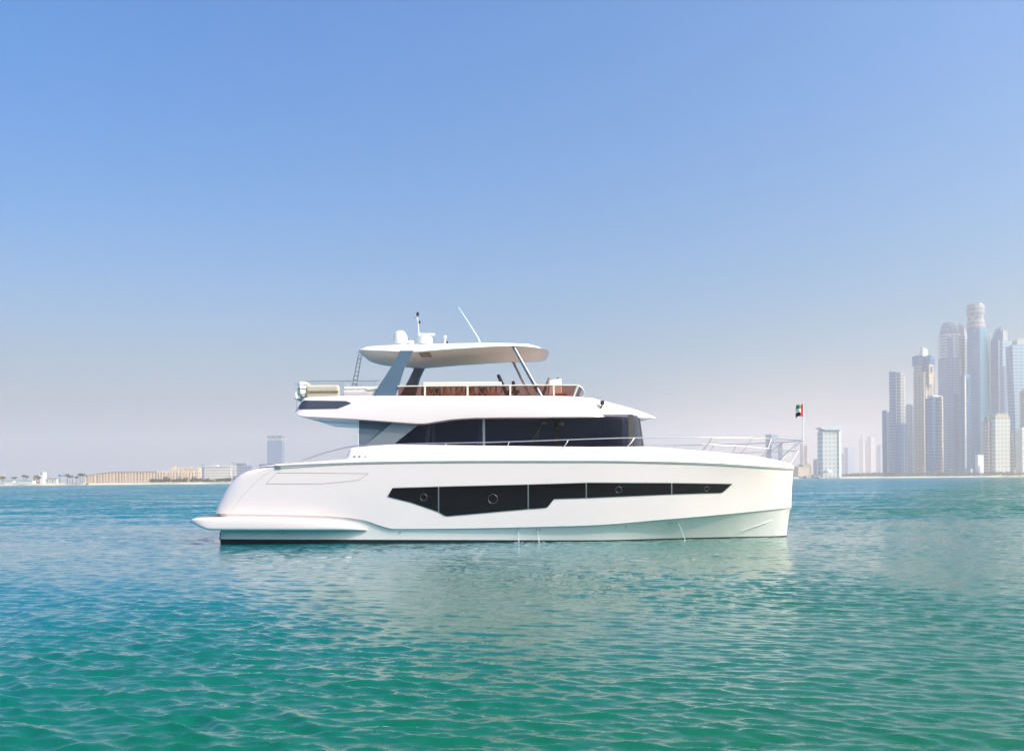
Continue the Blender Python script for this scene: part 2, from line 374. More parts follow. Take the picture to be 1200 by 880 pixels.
def strips(t, x0, xm, x1, dep, top, left, right, ml='plain_w', mr_='navy', w=.5):
    """upright bands standing 0.4 px proud of the two visible faces of a diamond plan"""
    for f in left:
        x = x0 + (xm - x0) * f; y = -dep * f; t.prism('band', [(x - w / 2, y - .5), (x + w / 2, y - .5 - dep / (xm - x0) * w), (x + w / 2, y + .8), (x - w / 2, y + .8)], top + 1, ml)
    for f in right:
        x = xm + (x1 - xm) * f; y = -dep * (1 - f); t.prism('band', [(x - w / 2, y - .5 - dep / (x1 - xm) * w * .5), (x + w / 2, y - .4), (x + w / 2, y + .8), (x - w / 2, y + .8)], top + 1, mr_)
# --- the marina skyline, left to right
t = Tower('skyscraper', 1039, 2250, 'slim dark blue tower with a white stripe at the left end of the tall skyline', 'skyscraper')
t.prism('glass_block', diamond(1034.2, 1038, 1039.8, 4), 481, 'navy'); t.prism('white_block', diamond(1039.9, 1042.5, 1044.6, 3.5), 483, 'plain_w')
t.spire('antenna', 1037.5, 0, 481, 476.5, .4); t.spire('antenna', 1041, 0, 483, 477.5, .4)
t = Tower('skyscraper', 1052, 2120, 'blue glass tower with sloping roof and pale curved right side', 'skyscraper')
t.prism('glass_block', diamond(1042.8, 1047, 1053, 8), [435.2, 436.8, 438.6, 437], 'blue')
strips(t, 1042.8, 1047, 1053, 8, 440, (.35, .7), (.25, .6), 'slate', 'pale', .6)
t.prism('curved_block', [(1050.5, -5), (1053, -7.4), (1057, -7), (1060, -4), (1061.5, 1), (1060, 6), (1051, 6)], [437, 437.5, 438.5, 443, 449, 445, 438], 'pale')
t.prism('glass_corner', [(1047.5, -8.3), (1052.3, -9.2), (1061.5, -4.5), (1062, 3), (1050, 3)], 497, 'navy')
t.spire('antenna', 1052, 0, 438, 433.5, .35)
t = Tower('skyscraper', 1068, 2380, 'plain grey tower half hidden between the sloping blue tower and the tan one', 'skyscraper')
t.prism('body', diamond(1061, 1066, 1074, 8), 476, 'slate'); t.prism('roof_block', diamond(1063, 1066.5, 1071, 4), 474, 'steel', 476)
strips(t, 1061, 1066, 1074, 8, 478, (.3, .65), (.3, .6, .85), 'pale', 'pale', .7)
t = Tower('skyscraper', 1084, 2160, 'tan stone tower with blue arched crown and a tilted fin on top', 'skyscraper')
t.prism('body', diamond(1071.3, 1079, 1097, 10), 437, 'tan'); t.prism('shoulder', diamond(1071.8, 1077, 1083, 6), 420, 'pale', 437)
strips(t, 1071.3, 1079, 1097, 10, 438, (.2, .5, .8), (.12, .4, .62, .9), 'pale', 'slate', .9)
t.prism('blue_crown', [(1072.2, -7), (1077, -10), (1078.5, -9), (1078.5, 5), (1072.2, 5)], 417.5, 'navy', 429)
t.prism('blue_crown', [(1082.2, -9), (1086, -10.5), (1093.3, -6), (1093.3, 5), (1082.2, 5)], [420, 416.8, 421, 421, 419], 'navy', 437)
t.prism('arch_panel', [(1084.4, -11.4), (1090.6, -9.2), (1090.6, -6), (1084.4, -6)], [428, 429, 429, 428], 'plain_t', 452)
t.prism('arch_window', [(1086.6, -11.6), (1088.6, -10.9), (1088.6, -10), (1086.6, -10)], 431, 'navy', 438)
t.prism('roof_fin', [(1076, -3), (1080, -4), (1082.5, 0), (1078, 2)], [416, 405.8, 408, 417], 'steel', 421)
t.prism('roof_block', [(1081, -3), (1087.5, -2), (1087, 3), (1081, 3)], [407, 409.5, 409.5, 407], 'plain_w', 418)
for xx in (1073.6, 1080.2, 1092.5): t.spire('antenna', xx, 0, 419, 411 if xx < 1090 else 414, .35)
t = Tower('skyscraper', 1095, 2060, 'navy glass tower with tan right edge in front of the tan crowned tower', 'skyscraper')
t.prism('glass_block', diamond(1084.8, 1090, 1098.8, 7), [467, 466, 465.6, 466], 'navy'); t.prism('tan_block', diamond(1098.4, 1101, 1106, 7), 465, 'tan')
strips(t, 1084.8, 1090, 1098.8, 7, 468, (.4, .75), (.3, .65), 'blue', 'blue', .8)
t.prism('roof_slab', diamond(1087, 1091, 1105, 6), 463.8, 'plain_w', 465.4)
t = Tower('skyscraper', 1118, 2300, 'pale grey tower with rounded dome top left of the tallest blue tower', 'skyscraper')
t.prism('body', [(1101, 2), (1103, -6), (1108, -10), (1112, -10), (1114.5, -11), (1119, -11), (1121, -9), (1125, -5), (1126.5, 3), (1120, 9), (1106, 9)], 421, 'slate')
t.prism('upper_body', [(1102, 2), (1104, -6), (1108, -9), (1113, -10.5), (1119, -10.5), (1124, -5), (1125, 3), (1119, 8), (1107, 8)], 392, 'white', 421)
t.prism('glass_strip', [(1107.4, -10.6), (1112, -11.2), (1112, -9), (1107.4, -8.5)], 397, 'blue', 548); t.prism('glass_strip', [(1119.4, -11.4), (1122.5, -8.8), (1121.6, -7), (1119, -9)], 395, 'blue', 460)
t.prism('glass_block', [(1113.6, -12), (1118, -12.6), (1123.8, -8), (1122, -4), (1113.6, -8)], 463, 'navy')
t.lathe('drum', 1113.5, 0, [(9.8, 392), (9.8, 387), (9.3, 386.5)], 'slate'); t.lathe('dome', 1113.5, 0, [(9.0, 386.6), (8.4, 382.5), (6.5, 379), (3.8, 377), (.6, 376.2)], 'slate')
t.prism('annex', diamond(1123.8, 1129, 1135, 6), 393.6, 'white'); t.prism('roof_frame', diamond(1124.6, 1129, 1134, 4), [379, 383, 390, 382], 'steel', 393.6)
strips(t, 1123.8, 1129, 1135, 6, 396, (.3, .7), (.35, .75), 'slate', 'slate', .7)
t = Tower('skyscraper', 1130, 2150, 'narrow slate blue tower squeezed against the foot of the tallest tower', 'skyscraper')
t.prism('body', diamond(1124.4, 1127.6, 1137.5, 6), [441, 440, 438.5, 440], 'blue'); t.prism('white_edge', [(1127.9, -7), (1129.6, -6.6), (1129.6, -4), (1127.9, -5)], 442, 'plain_w', 548)
strips(t, 1124.4, 1127.6, 1137.5, 6, 443, (.5,), (.45, .62, .82), 'navy', 'navy', .7)
for xx in (1127, 1131, 1134): t.spire('antenna', xx, 0, 440, 435, .3)
t = Tower('skyscraper', 1147, 2250, 'tallest tower, sky blue glass with a grey drum shaped crown', 'skyscraper')
rows = []
mb = MB()
for py, xr in ((549, 1163), (520, 1162), (480, 1161), (440, 1159.4), (400, 1157.8), (386, 1157)):
    rows.append([Vector(((x - t.cx) * t.k, y * t.k, t.z(py))) for x, y in [(1135.4, 0), (1137.5, -6), (1144, -10), (xr - 6, -9), (xr - 1.5, -4), (xr, 2), (1152, 10), (1139, 9)]])
mb.grid(rows, 0, True, True); mb.build('glass_body', FM['teal'], t.root)
t.prism('glass_side', [(1137.2, -7.2), (1143.6, -11), (1143.6, -8), (1137.6, -4)], 392, 'blue')
t.prism('white_strip', [(1155.2, -10.4), (1156.8, -9.8), (1156.8, -8), (1155.2, -8)], 392, 'plain_w', 545)
t.lathe('crown_base', 1145.3, 0, [(10, 386), (9.6, 379), (8.6, 374)], 'crown', 14); t.lathe('crown', 1144.8, 0, [(8.4, 374), (9.6, 368), (9.8, 359), (9.2, 357.6), (5, 357.2)], 'crown', 14)
for a in range(8): t.spire('antenna', 1144.8 + 9 * math.cos(a * .785), 9 * math.sin(a * .785), 359, 356.6, .3)
t = Tower('skyscraper', 1173, 2230, 'grey glass tower ending in a sharp pointed blade on its left', 'skyscraper')
t.prism('blade', [(1160.6, 1), (1166, -6), (1169.5, -8.4), (1170, 4), (1163, 6)], [412, 393, 383.6, 386, 405], 'blue')
t.prism('body', [(1168, -7), (1171, -9), (1182, -7), (1187, 0), (1182, 7), (1166, 7)], [402, 401, 401, 402, 402, 402], 'greyw')
t.lathe('round_shaft', 1175, -2, [(8.6, 548), (8.6, 432), (7.6, 430)], 'slate'); t.prism('roof_block', diamond(1170.5, 1174, 1182, 5), [392, 387, 388.5, 389], 'steel', 401)
t.prism('white_strip', [(1166.6, -7.6), (1168.2, -8.6), (1168.6, -7), (1167, -6)], 400, 'plain_w', 545)
t = Tower('skyscraper', 1191, 2140, 'broad blue grey slab tower with a curved roof at the right edge', 'skyscraper')
mb = MB(); mb.grid([[Vector(((x - t.cx) * t.k, y * t.k, t.z(py if py > 420 else py + max(0, (1186 - x)) * .45 - max(0, x - 1186) * .05))) for x, y in pts] for py, pts in
    ((549, [(1184, 0), (1187, -8), (1206, -6), (1208, 4), (1188, 8)]), (470, [(1181.5, 0), (1185, -8), (1205, -6), (1207, 4), (1186, 8)]), (404, [(1179.5, 0), (1183, -8), (1203, -6), (1205, 4), (1184, 8)]))], 0, True, True)
mb.build('body', FM['greyw'], t.root); t.prism('roof_block', diamond(1187, 1191, 1201, 4), [401, 398, 396.5, 399], 'steel', 405)
for xx, q in ((1190, 395.5), (1193.5, 397), (1196, 394.5)): t.spire('antenna', xx, 0, 401, q, .35)
t = Tower('skyscraper', 1201, 2080, 'pink grey stepped tower cut by the right edge in front of the slab tower', 'skyscraper')
t.prism('body', diamond(1195.2, 1199, 1210, 6), [459, 455, 450, 455], 'pink')
strips(t, 1195.2, 1199, 1210, 6, 461, (.4, .8), (.2, .5), 'slate', 'slate', .6)
t = Tower('hotel', 1168, 1990, 'cream hotel block with grid windows and arched roof before the tallest tower', 'hotel')
t.prism('left_wing', diamond(1150.6, 1156, 1161.5, 5), 494, 'pink'); t.prism('green_turret', diamond(1154, 1156, 1159, 3), [489, 487, 488, 489], 'green', 494)
t.prism('body', [(1160.5, -4), (1163, -7), (1180.5, -6), (1183, -2), (1183, 6), (1160.5, 6)], 492, 'grid')
t.prism('arched_roof', [(1160.5, -4), (1163, -7), (1180.5, -6), (1183, -2), (1183, 6), (1160.5, 6)], 485, 'tan', 492, scale=.8)
t.prism('green_turret', diamond(1161, 1162, 1163.5, 2), 484, 'green', 491); t.prism('right_wing', diamond(1181.6, 1184, 1189, 5), 508, 'pink')
t = Tower('hotel', 1199, 1980, 'cream hotel wing with a green turret cut by the right edge', 'hotel')
t.prism('body', diamond(1190.2, 1195, 1209, 6), 504, 'grid'); t.prism('green_turret', diamond(1195.5, 1197, 1199, 3), [499, 497, 498, 499], 'green', 504)
t.prism('penthouse', diamond(1193, 1196, 1206, 4), 501, 'plain_w', 504)
t = Tower('building', 1148, 1960, 'small plain white building at the foot of the tallest tower', 'building')
t.prism('body', diamond(1143, 1144.5, 1153, 3), 533.5, 'plain_w'); t.prism('roof_slab', diamond(1142.6, 1144.4, 1153.4, 3.4), 532.8, 'plain_w', 533.4); t.prism('door_strip', diamond(1143.2, 1144.6, 1152, 3.2), 546, 'slate')
# --- the lower towers towards the yacht's bow
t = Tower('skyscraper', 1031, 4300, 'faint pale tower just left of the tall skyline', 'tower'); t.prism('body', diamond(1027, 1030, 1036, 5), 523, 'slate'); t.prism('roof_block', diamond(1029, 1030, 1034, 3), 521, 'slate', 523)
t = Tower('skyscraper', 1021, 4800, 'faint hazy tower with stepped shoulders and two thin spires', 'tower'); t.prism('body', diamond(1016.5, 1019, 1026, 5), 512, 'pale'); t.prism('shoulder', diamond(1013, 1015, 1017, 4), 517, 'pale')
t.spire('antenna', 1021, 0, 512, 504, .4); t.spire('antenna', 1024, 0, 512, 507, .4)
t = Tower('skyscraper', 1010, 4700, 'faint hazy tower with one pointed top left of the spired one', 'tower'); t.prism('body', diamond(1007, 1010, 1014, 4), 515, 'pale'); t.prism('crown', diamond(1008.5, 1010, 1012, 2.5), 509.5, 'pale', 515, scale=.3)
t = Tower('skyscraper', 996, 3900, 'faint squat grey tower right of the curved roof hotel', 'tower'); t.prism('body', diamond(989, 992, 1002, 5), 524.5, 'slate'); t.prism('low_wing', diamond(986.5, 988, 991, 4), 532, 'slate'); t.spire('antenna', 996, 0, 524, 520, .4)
t = Tower('hotel', 971, 1900, 'white hotel tower with grid front and curved overhanging roof', 'hotel')
t.prism('body', [(960.3, -6), (961.5, -8), (980.2, -7), (980.2, 6), (960.3, 6)], 505.5, 'grid')
t.prism('white_edge', [(980.2, -8.4), (983.6, -7), (984, 3), (980.2, 7)], 501, 'plain_w')
mb = MB(); prof = [(957.8, 500.9), (961, 503.4), (966, 504.4), (982, 504.4), (984.3, 503), (984.2, 501), (981, 499.2), (975, 498.8), (968, 499.8), (962, 500.8)]
mb.grid([[Vector(((x - t.cx) * t.k, y * t.k, t.z(py))) for x, py in prof] for y in (-9.5, 7)], 0, True, True); mb.build('curved_roof', FM['plain_w'], t.root)
t.prism('glass_band', [(961.2, -7.4), (963, -8.2), (980, -7.3), (980, 5), (961.2, 5)], 504.3, 'slate', 505.4)
t = Tower('building', 970, 1870, 'low white dome tent at the foot of the curved roof hotel', 'tent'); t.lathe('dome', 970, 0, [(5, 553), (4.6, 551.3), (3.2, 550.2), (.4, 549.8)], 'plain_w'); t.lathe('skirt', 970, 0, [(5.2, 554), (5.2, 553)], 'plain_w')
t = Tower('building', 957, 2500, 'low slate blue block left of the curved roof hotel', 'building'); t.prism('body', diamond(953, 956, 961, 4), 540, 'slate'); t.prism('roof_block', diamond(954, 956, 959, 3), 538, 'slate', 540)
t = Tower('skyscraper', 905, 2700, 'grey blue flat topped tower seen through the bow railing', 'tower')
t.prism('body', diamond(897.4, 902, 911.8, 7), 510.5, 'slate'); t.prism('roof_slab', diamond(897.2, 902, 912, 7.2), 509, 'slate', 510.4)
strips(t, 897.4, 902, 911.8, 7, 511, (.4, .8), (.2, .45, .7), 'navy', 'pale', .8)
t = Tower('skyscraper', 920, 2900, 'wider pale block right of the flat topped tower at the bow railing', 'tower')
t.prism('body', diamond(911, 915, 928, 7), 520, 'pale'); t.prism('roof_block', diamond(914, 917, 924, 5), 518, 'slate', 520)
t = Tower('skyscraper', 942, 3400, 'thin pinkish twin tower with spires behind the flag pole', 'tower')
t.prism('body', diamond(937.6, 940, 942.4, 4), 519, 'pink'); t.prism('body', diamond(942.8, 945, 947.6, 4), 522, 'pink'); t.spire('antenna', 940, 0, 519, 512, .4); t.spire('antenna', 945, 0, 522, 515, .4)
t = Tower('building', 941, 1900, 'low tan terrace pavilion with stepped canopies right of the yacht bow', 'building')
t.prism('body', diamond(929, 934, 951, 5), 547, 'plain_t'); t.prism('upper_floor', diamond(934, 940, 950, 4), 544.5, 'lowtan', 547)
for a, b_, q in ((930, 936, 545.6), (936.5, 943, 544.0), (943.5, 950.5, 542.6)): t.prism('canopy', diamond(a, (a + b_) / 2, b_, 3), q, 'plain_t', q + 1.2, scale=.5)
# --- the left shore
def low(name, x0, x1, top, mat, d, label, cat='building', parts=()):
    t = Tower(name, (x0 + x1) / 2, d, label, cat)
    t.prism('body', [(x0, -4), (x1, -4), (x1, 4), (x0, 4)], top, mat)
    for p in parts: t.prism(p[0], [(p[1], -4.3 - p[5]), (p[2], -4.3 - p[5]), (p[2], 3), (p[1], 3)], p[3], p[6], p[4])
    return t
t = Tower('skyscraper', 323, 1500, 'lone hazy blue tower with a pale band under its top behind the yacht stern', 'tower')
t.prism('body', [(314.6, -5), (332, -5), (332, 6), (314.6, 6)], 516.5, 'plain_s'); t.prism('glass_band', [(315.4, -4.2), (331.2, -4.2), (331.2, 5), (315.4, 5)], 513, 'pale', 516.5); t.prism('crown', [(314.6, -5), (332, -5), (332, 6), (314.6, 6)], 510.8, 'plain_s', 513)
t = low('building', 272.5, 296, 545.5, 'lowblue', 1650, 'dark blue low block with flat roof canopy touching the yacht stern', parts=[('roof_canopy', 273, 289, 542.6, 543.4, .6, 'steel'), ('tower_bay', 273.5, 279, 543.6, 558, .3, 'lowwhite'), ('roof_block', 278, 288, 543.6, 545.5, -.5, 'lowblue')])
t = low('building', 235.5, 271, 547.2, 'lowwhite', 1600, 'white apartment block with rows of dark window bays', parts=[('roof_slab', 236, 271.4, 546.2, 547.1, .4, 'plain_w'), ('stair_tower', 237, 241, 544.6, 560, .2, 'lowblue'), ('roof_block', 250, 256, 545, 546.2, -1, 'plain_w')])
t = low('building', 213, 235, 548.2, 'plain_t', 1550, 'sand coloured block with plain walls beside the white apartment block', parts=[('window_band', 215, 233, 550, 551, .05, 'lowtan'), ('roof_block', 219, 224, 547, 548.2, -1, 'plain_t')])
t = low('building', 201.5, 212, 549.5, 'plain_t', 1550, 'sand coloured house with two stubby roof towers', parts=[('roof_tower', 202.5, 206, 546.2, 549.5, -1, 'plain_t'), ('roof_tower', 208, 210.5, 547.6, 549.5, -1, 'plain_t'), ('window_band', 203, 211, 551.5, 552.5, .05, 'lowtan')])
# the long colonnaded hotel
t = Tower('beach_hotel', 167, 1400, 'very long low tan hotel front with many upright piers along the beach', 'hotel')
mb = MB(); top = lambda x: 557.0 - 3.6 * min(1, max(0, (x - 101) / 30)) - (x - 101) * .002
px_ = [101 + i * 4 for i in range(34)]
mb.grid([[Vector(((x - t.cx) * t.k, -3, 0)), Vector(((x - t.cx) * t.k, -3, t.z(top(x)))), Vector(((x - t.cx) * t.k, 8, t.z(top(x)))), Vector(((x - t.cx) * t.k, 8, 0))] for x in px_], 0, True, True)
mb.build('body', FM['lowtan'], t.root)
mb = MB(); mb.grid([[Vector(((x - t.cx) * t.k, yy, t.z(top(x)) + zz)) for yy, zz in ((-4.6, .0), (-4.6, .9), (9, 1.6), (9, 0))] for x in px_[:22]], 0, True, True); mb.build('roof', FM['roofb'], t.root)
rr = random.Random(3)
for i in range(36):
    x = 102 + i * 3.6 + rr.uniform(-.7, .7); w = rr.uniform(.35, .8); mb = MB(); c = (x - t.cx) * t.k
    mb.box(c - w * t.k, c + w * t.k, -4.5, -3.05, 0, t.z(top(x)) - .1 - rr.uniform(0, .6)); mb.build('pier', FM['plain_t'], t.root)
for i in range(9):
    x = 178 + i * 6; mb = MB(); c = (x - t.cx) * t.k; mb.box(c - 1.6, c + 1.6, -2, 4, t.z(top(x)) + .02, t.z(top(x)) + rr.uniform(1, 2)); mb.build('roof_block', FM['plain_t'], t.root)
for i, (x0, x1, tp, lab) in enumerate(((4.5, 17, 563.2, 'long white single storey beach house nearest the left edge'), (21, 40, 563, 'wide white single storey beach house, the broadest one left of the cream villa'), (41, 48.5, 557.5, 'tall cream villa between the beach houses and the palm trees'), (49, 52.5, 553.5, 'thin white tower house beside the cream villa'))):
    low('beach_house', x0, x1, tp, 'plain_w' if i != 2 else 'lowtan', 1016 if i < 2 else 1064, lab, 'house', [('roof_slab', x0 - .3, x1 + .3, tp - .25, tp, .3, 'plain_t' if i < 2 else 'plain_w')] + ([('window_band', x0 + .8, x1 - .8, tp + 1.5, tp + 2.4, .05, 'lowblue')] if i >= 2 else [('porch', x0 + 1, x0 + 3, tp + 1, tp + 2.5, .4, 'plain_w')]))
for i, x in enumerate((55, 58.2, 61, 64, 66.5)):
    h = (562, 560.5, 561.5, 562.2, 561)[i]
    low('beach_hut', x, x + 1.9, h, 'plain_w', 1045, 'small white beach hut in the row left of the tall posts', 'hut', [('roof', x - .2, x + 2.1, h - .5, h, .3, 'roofb')]).root['group'] = 'white beach huts in a row'
for i, x in enumerate((69, 75.5)):
    t = Tower('scaffold_tower', x + 1.6, 1045, 'pale open lattice tower on the left shore, ' + ('the wider one nearer the huts' if i == 0 else 'the one nearer the long hotel'), 'tower')
    for xx in ((x, x + 4) if i == 0 else (x + 1, x + 3.4)):
        t.spire('post', xx, 0, 567, 553 if i == 0 else 556, .22, 'plain_w'); t.spire('post', xx, 3, 567, 553 if i == 0 else 556, .22, 'plain_w')
    t.prism('platform', [(x, -1), (x + 4, -1), (x + 4, 4), (x, 4)], 556.2 if i == 0 else 557.5, 'slate', 558.5); t.prism('platform', [(x, -1), (x + 4, -1), (x + 4, 4), (x, 4)], 562, 'plain_t', 562.6)
t = Tower('beach_tower', 1, 1035, 'yellow lifeguard style tower cut by the left edge', 'tower'); t.prism('cabin', [(-1.5, -2), (1.4, -2), (1.4, 2), (-1.5, 2)], 558.5, pm('yellow_paint', (.7, .45, .04), .6), 562.5)
t.prism('roof', [(-2, -2.5), (4.4, -2.5), (4.4, 2.5), (-2, 2.5)], 557.3, 'plain_t', 558.4); t.spire('post', -1, 0, 567, 558.5, .3, 'steel'); t.spire('post', 3.4, 0, 567, 558.5, .3, 'steel')

# ------------------------------------------------------------------ trees on the shores
def leafmat(name, a, b):
    m = bpy.data.materials.new(name); m.use_nodes = True; n, l = nt(m); bs = n['Principled BSDF']; bs.inputs['Roughness'].default_value = .8
    g = n.new('ShaderNodeObjectInfo'); ge = n.new('ShaderNodeNewGeometry'); mx = n.new('ShaderNodeMix'); mx.data_type = 'RGBA'
    mx.inputs[6].default_value = (*a, 1); mx.inputs[7].default_value = (*b, 1); ad = n.new('ShaderNodeMath'); ad.operation = 'ADD'; md = n.new('ShaderNodeMath'); md.operation = 'FRACT'
    l.new(ge.outputs['Random Per Island'], ad.inputs[0]); l.new(g.outputs['Random'], ad.inputs[1]); l.new(ad.outputs[0], md.inputs[0]); l.new(md.outputs[0], mx.inputs[0]); l.new(mx.outputs[2], bs.inputs['Base Color'])
    return m
LEAF = leafmat('dusty_leaves', (.08, .10, .05), (.24, .21, .13)); PALM = leafmat('palm_leaves', (.05, .07, .03), (.12, .12, .06)); BARK = pm('bark', (.16, .11, .08), .9, var=.2)
def tree_proto(seed, w, h):
    rr = random.Random(seed); root = empty('tree'); mb = MB(); mb.tube([(0, 0, -1), (.1, 0, h * .35), (.3, .1, h * .6)], [.35, .28, .12], 6)
    for k in range(4):
        a = k * 1.6 + rr.random(); mb.tube([(.1, 0, h * .3), (math.cos(a) * w * .3, math.sin(a) * w * .3, h * .65)], [.2, .06], 5)
    mb.build('trunk', BARK, root); mb = MB(); cl = [(rr.uniform(-.42, .42) * w, rr.uniform(-.3, .3) * w, rr.uniform(.3, .82) * h, rr.uniform(.1, .2) * w) for _ in range(14)]
    for cx, cy, cz, r in cl:
        for _ in range(34):
            v = Vector((rr.gauss(0, 1), rr.gauss(0, 1), rr.gauss(0, 1))).normalized() * r * rr.uniform(.5, 1.1); p = Vector((cx, cy, cz)) + Vector((v.x, v.y, v.z * .8))
            n = (v.normalized() + Vector((rr.uniform(-.6, .6), rr.uniform(-.6, .6), rr.uniform(0, .8)))).normalized(); u = n.orthogonal().normalized(); q = n.cross(u); s = rr.uniform(.35, .8)
            mb.face([p - u * s, p + q * s * .7, p + u * s, p - q * s * .7])
    mb.build('crown', LEAF, root); return root
def palm_proto(seed, h):
    rr = random.Random(seed); root = empty('palm_tree'); mb = MB(); mb.tube([(0, 0, -1), (.15, 0, h * .5), (.4, .1, h * .82)], [.32, .24, .2], 7); mb.build('trunk', BARK, root); mb = MB()
    for k in range(18):
        a = k * 2.4 + rr.uniform(-.3, .3); L = rr.uniform(2.6, 3.6); up = rr.uniform(-.2, 1.0); pts = []
        for j in range(6):
            t = j / 5; pts.append(Vector((.4 + math.cos(a) * L * t, .1 + math.sin(a) * L * t, h * .82 + up * L * t * .8 - 2.2 * t * t)))
        w = Vector((-math.sin(a), math.cos(a), 0))
        for j in range(5):
            w0, w1 = .55 * math.sin(.25 + j * .5) + .1, .55 * math.sin(.25 + (j + 1) * .5) * (j < 4) + .03
            mb.face([pts[j] - w * w0 - Vector((0, 0, w0 * .5)), pts[j], pts[j + 1], pts[j + 1] - w * w1 - Vector((0, 0, w1 * .5))]); mb.face([pts[j], pts[j] + w * w0 - Vector((0, 0, w0 * .5)), pts[j + 1] + w * w1 - Vector((0, 0, w1 * .5)), pts[j + 1]])
    mb.build('crown', PALM, root); return root
rr = random.Random(21)
tp = [tree_proto(1, 15, 7.5), tree_proto(2, 12, 9), tree_proto(3, 18, 6.5)]; used = set()
def put(protos, i, x, y, z, sc, label, cat, group):
    o = protos[i]
    if id(o) in used: o = copy_tree(o)
    used.add(id(protos[i])); o.location = (x, y, z); o.scale = (sc, sc, sc * rr.uniform(.85, 1.2)); o.rotation_euler.z = rr.uniform(0, 6.28); tag(o, label, cat, group); return o
for i in range(86):
    px = 944 + i * 3.12 + rr.uniform(-1.2, 1.2); d = rr.uniform(1915, 1975); p = at(px, 556, d - CAMD)
    put(tp, i % 3, p.x, p.y, 2.6, rr.uniform(.75, 1.25) * (1.15 if 1000 < px < 1160 else .95), 'dusty green tree in the belt along the right beach below the towers', 'tree', 'trees along the right beach')
tq = [tree_proto(5, 6, 6.5), tree_proto(6, 8, 5)]
for i in range(26):
    px = 176 + i * 4.3 + rr.uniform(-1.5, 1.5); p = at(px, 560, 1055 - CAMD + rr.uniform(-4, 4))
    put(tq, i % 2, p.x, p.y, 2.1, rr.uniform(.7, 1.15), 'small bushy tree in front of the tan hotel and blocks on the left shore', 'tree', 'small trees on the left shore')
pp_ = [palm_proto(8, 10), palm_proto(9, 11.5)]
for i, px in enumerate((4, 15.5, 17.5, 28, 31, 43, 46, 79, 82, 85, 90, 94, 97)):
    p = at(px, 560, 1030 - CAMD + rr.uniform(-6, 10)); put(pp_, i % 2, p.x, p.y, 2.1, rr.uniform(.8, 1.15), 'palm tree among the beach houses on the far left shore', 'palm tree', 'palms on the left shore')
# rocks right of the bow
rg = random.Random(4)
for i in range(12):
    px = 938 + i * 2.1 + rg.uniform(-.8, .8); p = at(px, 556, 1835 - CAMD + rg.uniform(-12, 12)); mb = MB(); rad = rg.uniform(2.6, 4.6)
    prof = [(rad * f * rg.uniform(.8, 1.1), z * rad) for f, z in ((1, -.3), (1, .3), (.75, .75), (.3, 1.05))]; mb.lathe((0, 0, 0), prof, 7)
    o = mb.build('rock', pm('breakwater_rock', (.27, .26, .27), .9, var=.2) if i == 0 else bpy.data.materials['breakwater_rock']); o.location = (p.x, p.y, 2.0); o.rotation_euler = (rg.uniform(-.3, .3), rg.uniform(-.3, .3), rg.uniform(0, 6)); tag(o, 'grey breakwater rock piled at the water line right of the yacht bow', 'rock', 'breakwater rocks')
# small boat by the left shore
bp = at(102, 569, 905 - CAMD); root = empty('motorboat', (bp.x, bp.y, 0)); tag(root, 'tiny white motorboat close to the left beach', 'boat')
mb = MB(); mb.grid([[(x, -w, .9), (x, -w * .7, -.3), (x, w * .7, -.3), (x, w, .9)] for x, w in ((-3, 1.1), (0, 1.2), (2, .8), (3.2, .08))], 0, True, True); mb.build('hull', M['gel'], root)
MB().box(-.8, .9, -.7, .7, .9, 1.9).build('cabin', M['dark'], root); MB().box(-1, 1.1, -.8, .8, 1.91, 2.05).build('roof', M['white'], root)

# =================================================================== THE YACHT
yo = at(580, 634, 0); yo = Vector((yo.x, YC, 0))
yacht = empty('yacht', yo)
tag(yacht, 'large white two deck motor yacht with dark windows floating on the turquoise sea', 'yacht')
def Bd(mb, name, mat, smooth=30, parent=None, bevel=None):
    if parent is None:
        return mb.build(name, mat, yacht, smooth, off=yo, bevel=bevel)
    return mb.build(name, mat, parent, smooth, off=yo, bevel=bevel)

# ---- hull
SHE = [(301.7, 549, .0), (324.6, 546.8, 0), (408, 542.8, 0), (460, 541.6, 0), (586, 540.6, 0), (690, 540.6, 0), (780, 541.8, .12), (847.5, 544, .42), (890, 546.6, .85), (918, 548.8, 1.45), (930, 550, 1.95)]
CHI = [(252.7, 601.8, .06), (330, 603, .06), (397.5, 605.5, .06), (424.6, 609, .06), (445, 615.6, .06), (461, 619.6, .06), (513, 619.4, .06), (648, 616.8, .06), (690, 615.6, .08), (780, 608.6, .32), (847.5, 602.8, .8), (890, 598.6, 1.3), (917, 595.8, 1.72), (927.4, 594.7, 1.95)]
NT = 110
TS = tcos(NT)
def px_level(pts):
    xs = [p[0] for p in pts]; fy = pchip(xs, [p[1] for p in pts]); fY = pchip(xs, [p[2] for p in pts])
    return [(xs[0] + (xs[-1] - xs[0]) * t, fy(xs[0] + (xs[-1] - xs[0]) * t), fY(xs[0] + (xs[-1] - xs[0]) * t)) for t in TS]
S_, C_ = px_level(SHE), px_level(CHI)
stern = {0: (252.7, 601.8), .12: (255.0, 594), .25: (258.6, 586), .38: (262.6, 578.3), .5: (267.2, 570.5), .62: (273.5, 562.8), .74: (281, 556.6), .86: (289.7, 552), 1: (301.7, 549)}
WL = sorted(stern)
def rnd(s, r=.5, d=.2):                         # rounding of the quarter: how far inboard at s metres from the end
    return 0 if s >= r else d * (1 - math.sqrt(max(0, 1 - (1 - s / r) ** 2)))
